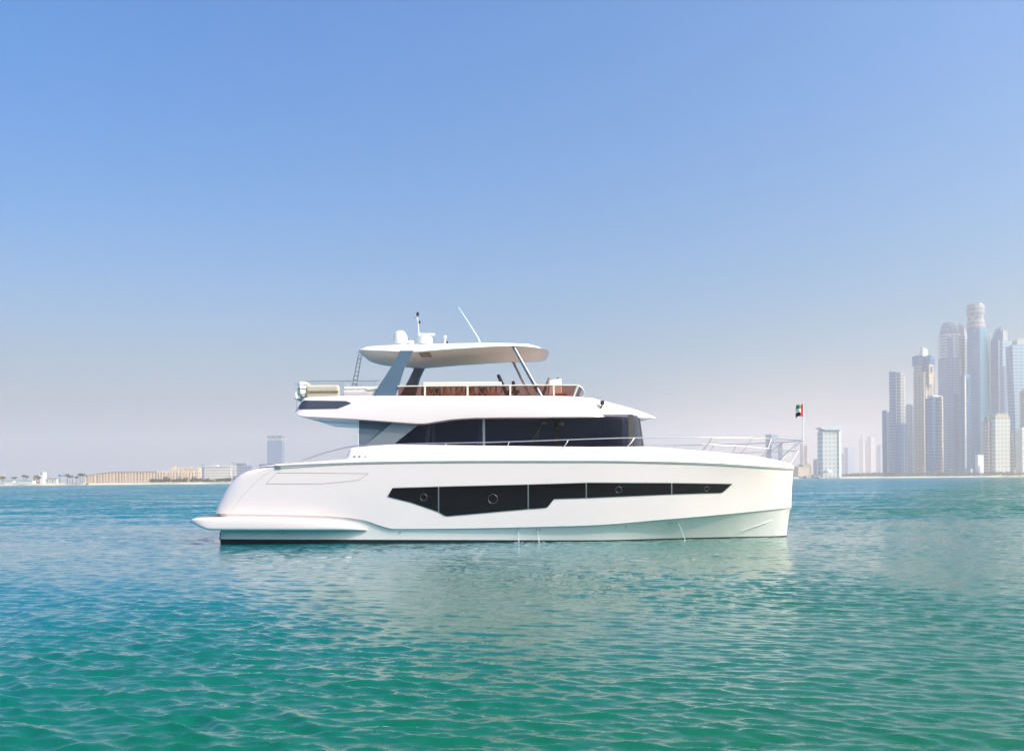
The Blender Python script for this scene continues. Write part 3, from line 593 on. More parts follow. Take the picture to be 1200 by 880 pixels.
def side_level(w):
    out = []; D = (stern[w][0] - (C_[0][0] + (S_[0][0] - C_[0][0]) * w), stern[w][1] - (C_[0][1] + (S_[0][1] - C_[0][1]) * w)) if w in stern else (0, 0)
    for i, t in enumerate(TS):
        a, b = S_[i], C_[i]; e = max(0, 1 - t / .16) ** 1.5
        px = b[0] + (a[0] - b[0]) * w + D[0] * e; py = b[1] + (a[1] - b[1]) * w + D[1] * e
        Y = b[2] + (a[2] - b[2]) * w + .05 * math.sin(math.pi * w) * min(1, max(0, (px - 760) / 100)) - .02 * math.sin(math.pi * w)
        s = (px - (stern[w][0])) / 34.5; out.append(at(px, py, Y + rnd(s)))
    return out
side = [side_level(w) for w in WL]
mb = MB()
mb.grid(side)                                      # near topside
mb.grid([[mirror(p, YC) for p in r] for r in side])
mb.grid([[r[0] for r in side], [mirror(r[0], YC) for r in side]])   # transom
nS, nC = side[-1][-1], side[0][-1]
bow = []                                           # rounded front between the two stems
for k in range(13):
    u = k / 12; yy = nS.y + (2 * (YC - nS.y)) * u; bl = max(0, math.sin(math.pi * u)) ** 1.5
    bow.append([Vector((nC.x + (nS.x - nC.x) * w + bl * (.12 + .3 * w), yy, nC.z + (nS.z - nC.z) * w)) for w in WL])
mb.grid(bow)
# lower hull: chine step, down to the boot line
def inset(p, d, dz): return Vector((p.x, p.y + d, p.z + dz))
BOOT = [(258, 631.6, .16), (440, 632.2, .16), (690, 632.8, .32), (800, 630.2, 1.0), (870, 628.7, 1.58), (905, 628.1, 1.85), (922, 627.4, 1.95)]
B_ = level(BOOT, TS)
ch = side[0]; ch2 = []
for i, p in enumerate(ch):
    q = inset(p, .05 if i < NT else 0, -.015); ch2.append(q)
# aft of the platform the lower hull stops at the boot line's own start
ch2 = [Vector((max(p.x, B_[0].x), p.y, p.z)) for p in ch2]
mid = [a.lerp(b, .5) + Vector((0, .12 * math.sin(math.pi * min(1, i / NT)) * (i / NT) ** 2, 0)) for i, (a, b) in enumerate(zip(ch2, B_))]
near = [[p for p in ch], ch2, mid, B_]
hb = MB(); hb.grid(near[1:]); hb.grid([[mirror(p, YC) for p in r] for r in near[1:]])
mb.grid([ch, ch2]); mb.grid([[mirror(p, YC) for p in r] for r in (ch, ch2)])
hull = Bd(mb, 'hull', M['gel'], 32)
for a, b in (((0, 0),) * 2,): pass
zt = .95
inn = [Vector((p.x, min(YC - .6, 3.3 - .0 * p.x) if i < NT else p.y, p.z)) for i, p in enumerate(B_)]
innr = [Vector((p.x, 3.3 - (3.3 - p.y) * max(0, (i / NT - .86) / .14) ** 1.6, p.z)) for i, p in enumerate(B_)]
innt = [Vector((p.x, q.y, zt if i < NT else p.z)) for i, (p, q) in enumerate(zip(B_, innr))]
hb.grid([innr, innt]); hb.grid([[mirror(p, YC) for p in r] for r in (innr, innt)])
hb.grid([innt, [mirror(p, YC) for p in innt]])     # tunnel roof
hb.grid([[B_[0], ch2[0]], [innr[0], Vector((ch2[0].x, innr[0].y, ch2[0].z))]]); hb.grid([[mirror(B_[0], YC), mirror(ch2[0], YC)], [mirror(innr[0], YC), mirror(Vector((ch2[0].x, innr[0].y, ch2[0].z)), YC)]])
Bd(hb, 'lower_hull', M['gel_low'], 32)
ab = MB(); keel = [Vector((p.x * .985, 1.9, -.85)) for p in B_]
low_ = [Vector((p.x, p.y + (.12 if i < NT else 0), -.45)) for i, p in enumerate(B_)]
secs = [B_, low_, keel, [Vector((q.x, q.y - (.1 if i < NT else 0), -.45)) for i, q in enumerate(innr)], innr]
ab.grid(secs); ab.grid([[mirror(p, YC) for p in r] for r in secs])
ab.face([r[0] for r in secs]); ab.face([mirror(r[0], YC) for r in secs])
Bd(ab, 'antifouling', M['anti'], 32)
# spray rail on the bow
sr = MB(); P0 = level([(868, 621.5, 1.38), (895, 613, 1.62), (915, 603, 1.86), (926.5, 595.6, 1.93)], [i / 10 for i in range(11)])
sr.tube([p + Vector((0, -.01, 0)) for p in P0], [.006 + .022 * i / 10 for i in range(11)], 6); sr.tube([mirror(p, YC) for p in P0], .02, 6); Bd(sr, 'spray_rail', M['gel_low'])

dg = bpy.context.evaluated_depsgraph_get()
hme = hull.data; HB = BVHTree.FromPolygons([v.co + yo for v in hme.vertices], [tuple(p.vertices) for p in hme.polygons])
CAM = Vector((0, -CAMD, CAMH))
def onhull(px, py, out=0.0):
    q = at(px, py, 0); d = (q - CAM).normalized(); h = HB.ray_cast(CAM, d)
    p = h[0] if h[0] is not None else at(px, py, 1.0); n = h[1] if h[1] is not None else Vector((0, -1, 0))
    if n.y > 0: n = -n
    return p + n * out
def drape(mb, topc, botc, x0, x1, n, out, deep=.03, rows=4):
    """thin plate following the hull between two pixel curves"""
    g = []
    for i in range(n + 1):
        x = x0 + (x1 - x0) * i / n; a, b = topc(x), botc(x); g.append([onhull(x, a + (b - a) * j / rows, out) for j in range(rows + 1)])
    mb.grid(g)
    rim = [r[0] for r in g] + g[-1][1:] + [r[-1] for r in g[::-1]][1:] + g[0][::-1][1:]
    mb.grid([rim, [p + Vector((0, deep, 0)) for p in rim]])
lin = lambda pts: (lambda x: float(np.interp(x, [p[0] for p in pts], [p[1] for p in pts])))
WT = lin([(454.6, 581.9), (459.8, 571.9), (514, 570.3), (619, 567.8), (690, 565.6), (786.8, 566), (857.6, 567)])
WB = lin([(454.6, 581.9), (481.7, 588.5), (514, 599.6), (522.3, 604.8), (619, 596.3), (641, 594.8), (649.4, 584.4), (686.9, 583.3), (786.8, 579), (846.4, 577.2), (857.6, 567)])
fr = MB(); FT = lambda x: WT(x) - .9; FB = lambda x: WB(x) + .9
drape(fr, FT, FB, 453.6, 858.4, 120, .006, .04, 3); Bd(fr, 'hull_window_surround', M['gasket'])
cuts = [455.2, 514, 619, 687, 787, 857]
ports = [(496.5, 582.6, 3.9), (577.5, 584.4, 5.4), None, (724.9, 573.8, 3.6), (827.7, 572.6, 2.6)]
for i in range(5):
    pb = MB(); drape(pb, WT, WB, cuts[i] + (.75 if i else 0), cuts[i + 1] - (.75 if i < 4 else 0), 36, .016, .02)
    pane = Bd(pb, 'hull_window', M['hwin'])
    if ports[i]:
        x, y, r = ports[i]; rb = MB(); ring = [onhull(x + r * math.cos(a), y + r * math.sin(a), .022) for a in [2 * math.pi * k / 28 for k in range(29)]]
        rb.tube(ring, .008, 6, cap=False); Bd(rb, 'porthole_ring', M['ring'], parent=pane)
for x in cuts[1:-1]:
    db = MB(); drape(db, lambda q: WT(q) + .3, lambda q: WB(q) - .3, x - .55, x + .55, 1, .020, .03); Bd(db, 'window_divider', M['dsteel'])
# hatch seam, quarter seam
hp = [(324.6, 553.8), (432, 554.6), (420, 562.5), (376.7, 566.7), (312, 566.7)]; loop = []
for i in range(5):
    a, b = hp[i], hp[(i + 1) % 5]; loop += [onhull(a[0] + (b[0] - a[0]) * k / 12, a[1] + (b[1] - a[1]) * k / 12, .002) for k in range(12)]
hs = MB(); hs.tube(loop + loop[:1], .008, 5, cap=False); Bd(hs, 'hatch_seam', M['seam'])
qs = MB(); qs.tube([onhull(x, y, .001) for x, y in ((270, 600), (276, 592), (283, 583), (292, 573), (302, 563), (310, 556.5), (318, 552))], .006, 5); Bd(qs, 'transom_seam', M['gasket'])
# rub rail: white lip with grey gasket line under it
for yc_m, nm in ((False, 'rub_rail'), (True, 'rub_rail')):
    def mm(p): return mirror(p, YC) if yc_m else p
    lip = level([(x, y - 1.0 - (1.2 if x < 330 else 0), Y + (.0)) for x, y, Y in [(323, 547.5, 0)] + SHE[2:]], TS)
    rb = MB(); rb.tube([mm(p + Vector((0, .0, .0))) for p in lip], [.045] * (NT - 2) + [.04, .035, .03], 8); o = Bd(rb, 'rub_rail', M['gel'])
    gb = MB(); gs = level([(x, y + .9, Y) for x, y, Y in [(323, 548.0, 0)] + SHE[2:]], TS); gb.tube([mm(p + Vector((0, -.006, 0))) for p in gs], .018, 6); Bd(gb, 'gasket_strip', M['gasket'], parent=o)

# ---- deck and bulwark
BUL = [(300, 547.6, .95), (312, 545.6, .3), (324, 544.2, .16), (360, 541.6, .16), (402, 538.4, .16), (405, 537.4, .16), (411, 526.2, .16), (414, 524.8, .17), (430, 523, .18), (460, 521, .18), (586, 522.4, .18), (690, 523.8, .18), (757.5, 523.2, .24), (791, 525.8, .34), (847.5, 530.4, .65), (881, 534, .98), (906, 538.2, 1.4), (922, 542, 1.85), (930.3, 545.2, 2.2)]
xs = [p[0] for p in BUL]; fy = lin(BUL); fY = pchip(xs, [p[2] for p in BUL])
samples = sorted(set([300 + (930.3 - 300) * t for t in tcos(110)] + [402, 405, 408, 411, 414]))
she_y = pchip([p[0] for p in SHE], [p[1] for p in SHE]); she_Y = pchip([p[0] for p in SHE], [p[2] for p in SHE])
db = MB(); rows = []
for x in samples:
    t_ = at(x, fy(x), fY(x)); sx = max(x, 301.7); b = at(sx, she_y(min(sx, 930)) - 1, she_Y(min(sx, 930)) + .015 + rnd((x - 300) / 34.5)); mdl = b.lerp(t_, .55) + Vector((0, -.03, 0)); mdl2 = b.lerp(t_, .86) + Vector((0, -.018, 0))
    inn_ = t_ + Vector((0, .10, .0)); dk = Vector((t_.x, t_.y + .13, min(t_.z - .02, b.z + .02))); cen = Vector((t_.x + (.45 if x > 900 else 0) * (x - 900) / 30, YC, dk.z + .06))
    rows.append([b, mdl, mdl2, t_ + Vector((0, .012, .004)), inn_, dk, cen, mirror(dk, YC), mirror(inn_, YC), mirror(t_ + Vector((0, .012, .004)), YC), mirror(mdl2, YC), mirror(mdl, YC), mirror(b, YC)])
db.grid(rows); db.face(rows[0])
nb = len(rows[-1]) ; last = rows[-1]                # close the rounded bow of the deck
fb = []
for k in range(13):
    u = k / 12; bl = max(0, math.sin(math.pi * u)) ** 1.5 * .42; y0, y1 = last[0].y, last[3].y
    fb.append([Vector((last[j].x + bl, last[j].y + (2 * (YC - last[j].y)) * u, last[j].z)) for j in (0, 1, 3)])
db.grid(fb); top = [f[2] for f in fb]; db.face(top)
Bd(db, 'deck', M['gel'], 35)

# ---- swim platform with side fairings
pt = lin([(222.5, 609.8), (224, 608), (228, 606.9), (236, 606.4), (259, 606.2), (355.8, 608.3), (397.5, 612.5), (418, 617), (430, 620.2)])
pbm = lin([(222.5, 611), (226, 613.5), (233, 617.5), (243.3, 621.4), (300, 621.7), (428, 621.6), (430, 621.2)])
pY = pchip([222.5, 226, 240, 330, 397, 418, 430], [-.12, -.26, -.34, -.34, -.2, -.03, .07])
PX = [222.5, 223.2, 224.4, 226, 229, 233, 238, 243.3, 250, 262, 280, 300, 325, 350, 370, 390, 402, 412, 420, 426, 430]
def psec(x, yin):
    a, b = pt(x), pbm(x); Y = pY(x); P = []
    za, zb = at(x, a, Y), at(x, b, Y); h = za.z - zb.z; r = min(.09, h * .45); X = za.x
    P = [(yin, zb.z), (Y + r * 1.6, zb.z)] + [(Y + r - r * math.cos(q), zb.z + r - r * math.sin(q)) for q in (1.2, .8, .4, 0)] + [(Y + r - r * math.cos(q), za.z - r + r * math.sin(q)) for q in (0, .4, .8, 1.2)] + [(Y + r * 1.6, za.z), (yin, za.z)]
    return [Vector((X, y, z)) for y, z in P]
sp_ = MB()
full = [psec(x, YC) for x in PX if x <= 262]
sp_.grid([r + [mirror(p, YC) for p in r[::-1]] for r in full], 0, True, True)
Bd(sp_, 'swim_platform', M['gel'], 50)
for mflag in (0, 1):
    fb_ = MB(); part = [psec(x, .45) for x in PX if x >= 262]
    if mflag: part = [[mirror(p, YC) for p in r] for r in part]
    fb_.grid(part, 0, True, True); Bd(fb_, 'hull_fairing', M['gel'], 50)
tk = MB(); a = at(231, 606.3, -.1); b = at(261, 606.1, -.1); tk.box(a.x, b.x, .0, 2 * YC, a.z + .002, a.z + .016); Bd(tk, 'teak_mat', M['teak'])
# small fittings
for x, y in ((326, 624.2), (332, 624.4), (469, 623.6), (607.7, 621.3), (629.4, 620.6), (633, 620.6), (734, 616.8), (785, 612.8), (788, 612.6), (793.5, 612.2)):
    LB = BVHTree.FromPolygons([v.co + yo for v in bpy.data.objects['lower_hull'].data.vertices], [tuple(p.vertices) for p in bpy.data.objects['lower_hull'].data.polygons]) if x == 326 else LB
    q = at(x, y, 0); h = LB.ray_cast(CAM, (q - CAM).normalized()); p = h[0] if h[0] else q
    fb_ = MB(); fb_.tube([p + Vector((0, -.02, 0)), p + Vector((0, .03, 0))], .026, 10); Bd(fb_, 'hull_drain', M['dsteel'])
for x in (415.5, 421.5, 428.5):
    p = at(x, 535, .08); fb_ = MB(); fb_.tube([p + Vector((0, -.04, 0)), p + Vector((0, .05, 0))], .035 if x < 425 else .022, 10); Bd(fb_, 'deck_drain', M['dsteel'])
p = at(326.5, 547.6, .02); MBx = MB(); MBx.box(p.x - .1, p.x + .1, p.y - .06, p.y + .1, p.z - .05, p.z + .05); Bd(MBx, 'stern_cleat', M['dsteel'], bevel=.015)
for x in (306, 311, 317.5):
    p = at(x, 546.6, 1.3 if x < 310 else .8); cb = MB(); cb.tube([p + Vector((0, 0, -.05)), p + Vector((0, 0, .05))], .03, 8); cb.tube([p + Vector((-.08, 0, .05)), p + Vector((.08, 0, .06))], .025, 8); Bd(cb, 'mooring_cleat', M['dsteel'])
ob = MB(); p = at(259.5, 628, .5); ob.tube([p + Vector((.1, 0, .12)), p + Vector((-.03, 0, .1)), p + Vector((-.05, 0, -.08)), p + Vector((.1, 0, -.12))], .05, 8); Bd(ob, 'stern_fitting', M['rubber'])

# ---- saloon
fly_low = lambda x: float(np.interp(x, [420, 493.6, 530, 560, 740], [491, 496.2, 491, 489.2, 488]))
WPn = [(463, 1.10), (567, 1.10), (700, 1.10), (728, 1.12), (736.5, 1.2), (741.5, 1.32)]
wz0 = at(600, 526.5, 1.1).z; wz1 = at(600, 488.2, 1.1).z
def wpt(px, Y, top):
    p = at(px, 500, Y); return Vector((p.x, Y, (wz1 + .06) if top else wz0))
def sidewall(mb, a, b, n=10, top_shift=0, out=0):
    f = pchip([q[0] for q in WPn], [q[1] for q in WPn]); g = []
    for i in range(n + 1):
        x = a + (b - a) * i / n; g.append([wpt(x, f(x) - out, False), wpt(x + top_shift * (i / n), f(x) + .03 - out, True)])
    return g
def plate(mb, g, th):
    mb.grid(g); h = [[p + th for p in r] for r in g]; mb.grid(h)
    rim = [r[0] for r in g] + [r[-1] for r in g[::-1]]; mb.grid([rim, [p + th for p in rim]], 0, True)
TH = Vector((0, .02, 0))
for m_ in (0, 1):
    def mr(g): return [[mirror(p, YC) for p in r] for r in g] if m_ else g
    th = -TH if m_ else TH
    wb = MB(); g = [[at(463, 519.6, 1.10), at(463.5, 519.0, 1.105)], [at(491.5, 526, 1.10), at(492.3, 496.3, 1.12)], [at(566.2, 526, 1.1), at(566.2, 487.6, 1.13)]]
    g[0][0] = at(463, 526, 1.1); plate(wb, mr(g), th); Bd(wb, 'side_window', M['saloon'])
    wb = MB(); plate(wb, mr(sidewall(wb, 568, 737, 14)), th); Bd(wb, 'side_window', M['saloon'])
    db2 = MB(); plate(db2, mr(sidewall(db2, 565.6, 568.4, 1, 0, .012)), th); Bd(db2, 'window_mullion', M['dsteel'])
    db2 = MB(); plate(db2, mr(sidewall(db2, 649, 656, 1, 0, .006)), th); Bd(db2, 'window_mullion', M['hwin'])
    db2 = MB(); plate(db2, mr(sidewall(db2, 736.4, 742, 3, 0, .012)), th); Bd(db2, 'corner_post', M['rubber'])
    # windscreen half: bowed forward to the centreline, raked
    c0b, c0t = at(743, 520, 1.34), at(740.5, 489, 1.38); c1b, c1t = at(754.5, 520, YC), at(748.5, 489, YC)
    def wsp(u, top, c0b=c0b, c1b=c1b, c0t=c0t, c1t=c1t):
        a, b = (c0t, c1t) if top else (c0b, c1b); y = a.y + (b.y - a.y) * u; x = a.x + (b.x - a.x) * (1 - (1 - u) ** 2.0)
        return Vector((x, y, (wz1 + .06) if top else wz0))
    for u0, u1 in ((.0, .42), (.45, 1.0)):
        g = [[wsp(u0 + (u1 - u0) * i / 8, False), wsp(u0 + (u1 - u0) * i / 8, True)] for i in range(9)]; wb = MB(); plate(wb, mr(g), Vector((-.02, 0, 0))); Bd(wb, 'windscreen_pane', M['saloon'])
    g = [[wsp(.42, False), wsp(.42, True)], [wsp(.45, False), wsp(.45, True)]]; wb = MB(); plate(wb, mr([[p + Vector((.008, -.004, 0)) for p in r] for r in g]), Vector((-.03, 0, 0))); Bd(wb, 'windscreen_post', M['rubber'])
    # aft quarter: slanted grey pillar, blue glass triangle, thin white post
    pb = MB(); poly = [at(x, y, .98) for x, y in ((422.5, 526), (458, 526), (461.5, 520.4), (492.5, 495.6), (461, 494.5))]; poly = [mirror(p, YC) for p in poly] if m_ else poly; pb.slab(poly, Vector((0, -.14 if m_ else .14, 0))); Bd(pb, 'quarter_pillar', M['quarter'], bevel=.012)
    pb = MB(); poly = [at(x, y, 1.05) for x, y in ((420.9, 526), (423, 526), (446, 504.5), (441, 503.2), (420.9, 502.2))]; poly = [mirror(p, YC) for p in poly] if m_ else poly; pb.slab(poly, Vector((0, -.008 if m_ else .008, 0))); Bd(pb, 'quarter_panel', M['quarterd'])
    pb = MB(); poly = [at(x, y, 1.06) for x, y in ((420.6, 526), (427, 526), (463, 493), (420.6, 490))]; poly = [mirror(p, YC) for p in poly] if m_ else poly; pb.slab(poly, Vector((0, -.02 if m_ else .02, 0))); Bd(pb, 'quarter_glass', M['wing'])
    pb = MB(); p0, p1 = at(420.1, 527, 1.06), at(420.1, 490, 1.06); pb.tube([mirror(p0, YC), mirror(p1, YC)] if m_ else [p0, p1], .014, 6); Bd(pb, 'quarter_post', M['white'])
    # pale reflections of slanted posts in the glass, built as wavy sheets
    for x0, x1, lean in ((497, 502.5, 4), (505.5, 508, 0.5), (508.6, 510.3, 0), (559, 561.5, 3.0), (562.5, 566, -1.0)):
        cb = MB(); q = [at(x0, 523, 1.3), at(x1, 523, 1.3), at(x1 + lean, 490, 1.3), at(x0 + lean, 490, 1.3)]; g = []
        for i in range(9):
            u = i / 8; dy = Vector((0, .03 * math.sin(u * 12), 0)); g.append([q[0].lerp(q[1], u) + dy, q[3].lerp(q[2], u) + dy])
        cb.grid([[mirror(p, YC) for p in r] for r in g] if m_ else g); Bd(cb, 'reflected_stripe', M['reflected_stripe'])
ib = MB(); a, b = at(470, 520, 3), at(728, 520, 3); ib.box(a.x, b.x, 2.7, 2 * YC - 2.7, wz0 - .1, wz1 + .05); Bd(ib, 'interior_bulkhead', M['interior'])
ib = MB(); a2 = at(424, 520, 1.3); b2 = at(735, 520, 1.5); ib.box(a2.x, b2.x, 1.16, 2 * YC - 1.16, wz0 - .12, wz0 - .02); Bd(ib, 'saloon_floor', M['interior'])
ib = MB(); pa = at(452, 520, 1.2); ib.box(pa.x, pa.x + .08, 1.2, 2 * YC - 1.2, wz0, wz1 + .03); Bd(ib, 'aft_bulkhead', M['interior'])
# two dark reflections in the side glass, built as solid dark rods
for x0, y0, x1, y1, x2, y2 in ((645.5, 489.5, 634, 500, 624.6, 514.5), (660.5, 489.5, 656.5, 497, 652, 503)):
    wb = MB(); wb.tube([at(x0, y0, 1.05), at(x1, y1, 1.05), at(x2, y2, 1.06)], .018, 6); wb.tube([at(x0 - 5, y0 + .3, 1.05), at(x1 - 1.5, y1 + 1, 1.045), at(x2 + 4.5, y2, 1.06)], .012, 6)
    p = at(x1 + 3.5 if x0 < 650 else x1 + 1, y1 - 3.5 if x0 < 650 else y1, 1.05); wb.lathe(p + Vector((0, 0, -.08)), [(.02, 0), (.11, .04), (.12, .09), (.03, .17)], 10); Bd(wb, 'glass_reflection', M['rubber'])

# ---- flybridge body
FT_ = [(353.8, 465.8, 1.02), (405, 464, .98), (436, 463.9, .98), (560, 464, .98), (650, 464, 1.0), (680, 465.2, 1.2), (704, 470.4, 1.55), (720, 474.4, 1.9), (740, 479.8, 2.55), (757, 485.3, 3.2), (768.2, 489.2, 3.8)]
F1_ = [(352, 468.6, .90), (405, 469.2, .86), (412, 472.8, .84), (436, 472.4, .84), (480, 469.6, .84), (560, 468.5, .84), (650, 469, .87), (690, 471, 1.12), (720, 477, 1.72), (745, 483.5, 2.5), (768.3, 489.4, 3.8)]
F2_ = [(346.5, 479.9, .86), (396, 479.2, .82), (417, 478.4, .80), (480, 477.4, .79), (560, 476.6, .78), (650, 477, .82), (690, 478.6, 1.02), (720, 482.0, 1.55), (745, 486, 2.4), (768.4, 489.6, 3.8)]
F3_ = [(343.9, 481.6, .9), (347, 484.5, .80), (352.5, 487.2, .78), (366.8, 488.2, .78), (420, 491.1, .78), (470, 494.8, .78), (493.6, 496.2, .78), (512, 493.8, .78), (530, 491.2, .78), (560, 489.4, .78), (640, 488.7, .80), (690, 488.3, .95), (720, 488.2, 1.3), (741, 488.6, 1.85), (757, 489.3, 2.75), (768.4, 490, 3.8)]
ts = tcos(90)
def corner(lv, px0, r=.35, d=.25):                   # round the aft corners in plan
    x0 = lv[0].x
    return [Vector((p.x, p.y + rnd(p.x - x0, r, d), p.z)) for p in lv]
L0, L1, L2, L3 = [corner(level(q, ts), 0) for q in (FT_, F1_, F2_, F3_)]
fb = MB(); rows = []
for i in range(len(ts)):
    a, b, c, d = L0[i], L1[i], L2[i], L3[i]
    pxa = 353.8 + (768.2 - 353.8) * ts[i]; f = max(0, min(1, (690 - pxa) / 25)); kk = min(1, (YC - a.y) / .5)
    rim_ = Vector((a.x, min(a.y + .2, YC), a.z + .01)); dk = Vector((a.x, min(a.y + .22, YC), a.z - .42 * f + (.012 + .05 * (1 - f)) * kk)); ct = Vector((a.x, YC, dk.z + .04 * kk))
    und = Vector((d.x, min(d.y + .10, YC), d.z - .03 * kk)); uc = Vector((d.x, YC, d.z - .02 * kk))
    half = [uc, und, d, c, b, a, rim_, dk, ct]
    rows.append(half + [mirror(p, YC) for p in half[-2:0:-1]])
fb.grid(rows, 0, True, True)
fly = Bd(fb, 'flybridge', M['gel'], 28)
# dark inset panel each side aft
fbv = fly.data; FBV = BVHTree.FromPolygons([v.co + yo for v in fbv.vertices], [tuple(p.vertices) for p in fbv.polygons])
def onfly(px, py, out):
    h = FBV.ray_cast(CAM, (at(px, py, .8) - CAM).normalized()); p = h[0] if h[0] else at(px, py, .9); return p + Vector((0, -out, 0))
PT_ = lin([(348, 479.7), (355, 469.3), (406, 469.8), (412, 472.5)]); PB_ = lin([(348, 479.7), (396, 478.8), (412, 472.5)])
for m_ in (0, 1):
    g = []
    for i in range(25):
        x = 348.2 + (411.6 - 348.2) * i / 24; g.append([onfly(x, PT_(x) + (PB_(x) - PT_(x)) * j / 4, .012) for j in range(5)])
    pb = MB(); g2 = [[mirror(p, YC) for p in r] for r in g] if m_ else g; pb.grid(g2); rim = [r[0] for r in g2] + g2[-1][1:] + [r[-1] for r in g2[::-1]][1:]
    pb.grid([rim, [p + Vector((0, -.05 if m_ else .05, 0)) for p in rim]], 0, True); Bd(pb, 'quarter_vent', M['paneld'])
nb_ = MB(); p = onfly(703.5, 478, 0); nb_.tube([p + Vector((0, .02, -.02)), p + Vector((.06, -.06, .07)), p + Vector((.06, -.06, .13))], .028, 8); nb_.box(p.x + .0, p.x + .13, p.y - .12, p.y, p.z + .11, p.z + .25); Bd(nb_, 'side_lamp', M['rubber'])
# ---- wind screen of brown glass with posts and rail
bz, tz = at(560, 464.3, 1.15).z, at(560, 452.2, 1.15).z
def scr(px, Y, z): p = at(px, 460, Y); return Vector((p.x, Y, z))
edges = [466, 498, 548, 598, 649, 672]
for m_ in (0, 1):
    mr = (lambda p: mirror(p, YC)) if m_ else (lambda p: p)
    for a, b in zip(edges, edges[1:]):
        g = []
        for x in (a + .7, b - .7):
            Y = 1.16 + max(0, x - 640) * .004; g.append([mr(scr(x, Y, bz - .02)), mr(scr(x + (4.5 if b == 672 and x > 660 else 0), Y, tz))])
        wb = MB(); plate(wb, g, Vector((0, -.012 if m_ else .012, 0))); Bd(wb, 'wind_screen', M['screen'])
    for x in edges[1:-1]:
        pb = MB(); pb.box(0, 0, 0, 0, 0, 0); pb = MB(); c = mr(scr(x, 1.14, bz)); pb.box(c.x - .032, c.x + .032, c.y - .02, c.y + .03, bz - .02, tz - .005); Bd(pb, 'screen_post', M['cream'])
    fc = [(672, 1.29), (674.5, 1.7), (677, 2.3), (678.5, 3.0), (679.2, YC)]
    g = [[mr(scr(x, Y, bz - .02)), mr(scr(x + 5.5, Y, tz))] for x, Y in fc]; wb = MB(); plate(wb, g[:3], Vector((-.012, 0, 0))); Bd(wb, 'wind_screen', M['screen']); wb = MB(); plate(wb, [[p + Vector((0, (.02 if not m_ else -.02), 0)) for p in g[2]], g[3], g[4]], Vector((-.012, 0, 0))); Bd(wb, 'wind_screen', M['screen'])
    rb = MB(); rb.tube([mr(scr(466, 1.16, tz + .01)), mr(scr(649, 1.18, tz + .01))] + [mr(scr(x + 5.3, Y, tz + .01)) for x, Y in fc], .022, 8); Bd(rb, 'screen_rail', M['cream'])
    pb = MB(); pb.tube([mr(scr(672.3, 1.29, bz - .02)), mr(scr(677.6, 1.29, tz))], .03, 8); Bd(pb, 'screen_corner', M['cream'])
# ---- hardtop
def ht_pt(a, s, z, x0=-5.62, x1=1.42, hw=2.22):
    """outline of the hardtop: square-ish stern, rounded front; s pulls the outline inwards (metres)"""
    c, q = math.cos(a), math.sin(a); cx = (x0 + x1) / 2; hx = (x1 - x0) / 2 - s; hy = hw - s
    e = .42 if c > 0 else .30
    return Vector((cx + hx * math.copysign(abs(c) ** e, c), YC + hy * math.copysign(abs(q) ** e, q), z))
kx = lambda px: (px - 600) * 31.5 / F
zl = lambda X: float(np.interp(X, [kx(418), kx(430), kx(484), kx(540), kx(600), kx(642)], [6.86, 6.80, 6.665, 6.815, 6.90, 6.86]))
zt_ = lambda X: float(np.interp(X, [kx(418), kx(421), kx(461), kx(560), kx(620), kx(632), kx(640)], [6.93, 6.98, 7.0, 7.055, 7.03, 6.97, 6.87]))
hm = MB(); ang = [2 * math.pi * k / 96 for k in range(210)]; rws = []
for lvl, (s, fz) in enumerate(((1.6, lambda X: zl(X) + .015), (.5, lambda X: zl(X) + .012), (.16, lambda X: zl(X) + .004), (.03, zl), (.0, lambda X: zl(X) + (zt_(X) - zl(X)) * .12), (.06, lambda X: zl(X) + (zt_(X) - zl(X)) * .62), (.17, zt_), (.5, lambda X: zt_(X) + .02), (1.2, lambda X: zt_(X) + .06))):
    rw = []
    for a in ang:
        p = ht_pt(a, s, 0); p.z = fz(p.x); rw.append(p)
    rws.append(rw)
hm.grid(rws[2:], 0, True); hm.grid([[rws[-1][k], rws[-1][-k % 96]] for k in range(49)])
ht = Bd(hm, 'hardtop', M['roofw'], 40)
hl = MB(); hl.grid([[p + Vector((0, 0, .003)) for p in r] for r in rws[:3]], 0, True); hl.grid([[rws[0][k] + Vector((0, 0, .003)), rws[0][-k % 96] + Vector((0, 0, .003))] for k in range(49)]); Bd(hl, 'headlining', M['lining'], 50, parent=ht)
p0 = at(498, 417.5, 2.3); hz = zl(p0.x) - .004; hb_ = MB(); hb_.prism([(p0.x - .17, 1.75), (p0.x + .22, 1.75), (p0.x + .22, 2.75), (p0.x - .17, 2.75)], hz - .012, hz + .008); Bd(hb_, 'roof_hatch', M['skylight'], parent=ht)
# legs and posts
for m_ in (0, 1):
    mr = (lambda p: mirror(p, YC)) if m_ else (lambda p: p)
    lb = MB(); prof = [((436.8, 464.6), (463.5, 464.6)), ((444, 452), (467.8, 452)), ((452, 440), (471.6, 439)), ((460, 427.5), (476, 426.5)), ((467, 416), (482, 415.6)), ((468.6, 411), (485, 411))]
    Ys = [1.14, 1.22, 1.32, 1.42, 1.52, 1.55]; g = []
    for (a, b), Y in zip(prof, Ys):
        A, B = at(a[0], a[1], Y), at(b[0], b[1], Y); g.append([mr(A), mr(B), mr(B + Vector((-.05, .16, 0))), mr(A + Vector((.05, .16, 0)))])
    lb.grid(g, 0, True, True); Bd(lb, 'hardtop_leg', M['panel'] if not m_ else M['panel'], 50)
    pb = MB(); A, B = at(635.5, 465.5, 1.12), at(601, 404.6, 1.75); pb.tube([mr(A), mr(B)], .045, 10); pb.tube([mr(A + Vector((-.09, .03, 0))), mr(B + Vector((-.04, .03, 0)))], .028, 8); Bd(pb, 'hardtop_post', M['dsteel'])
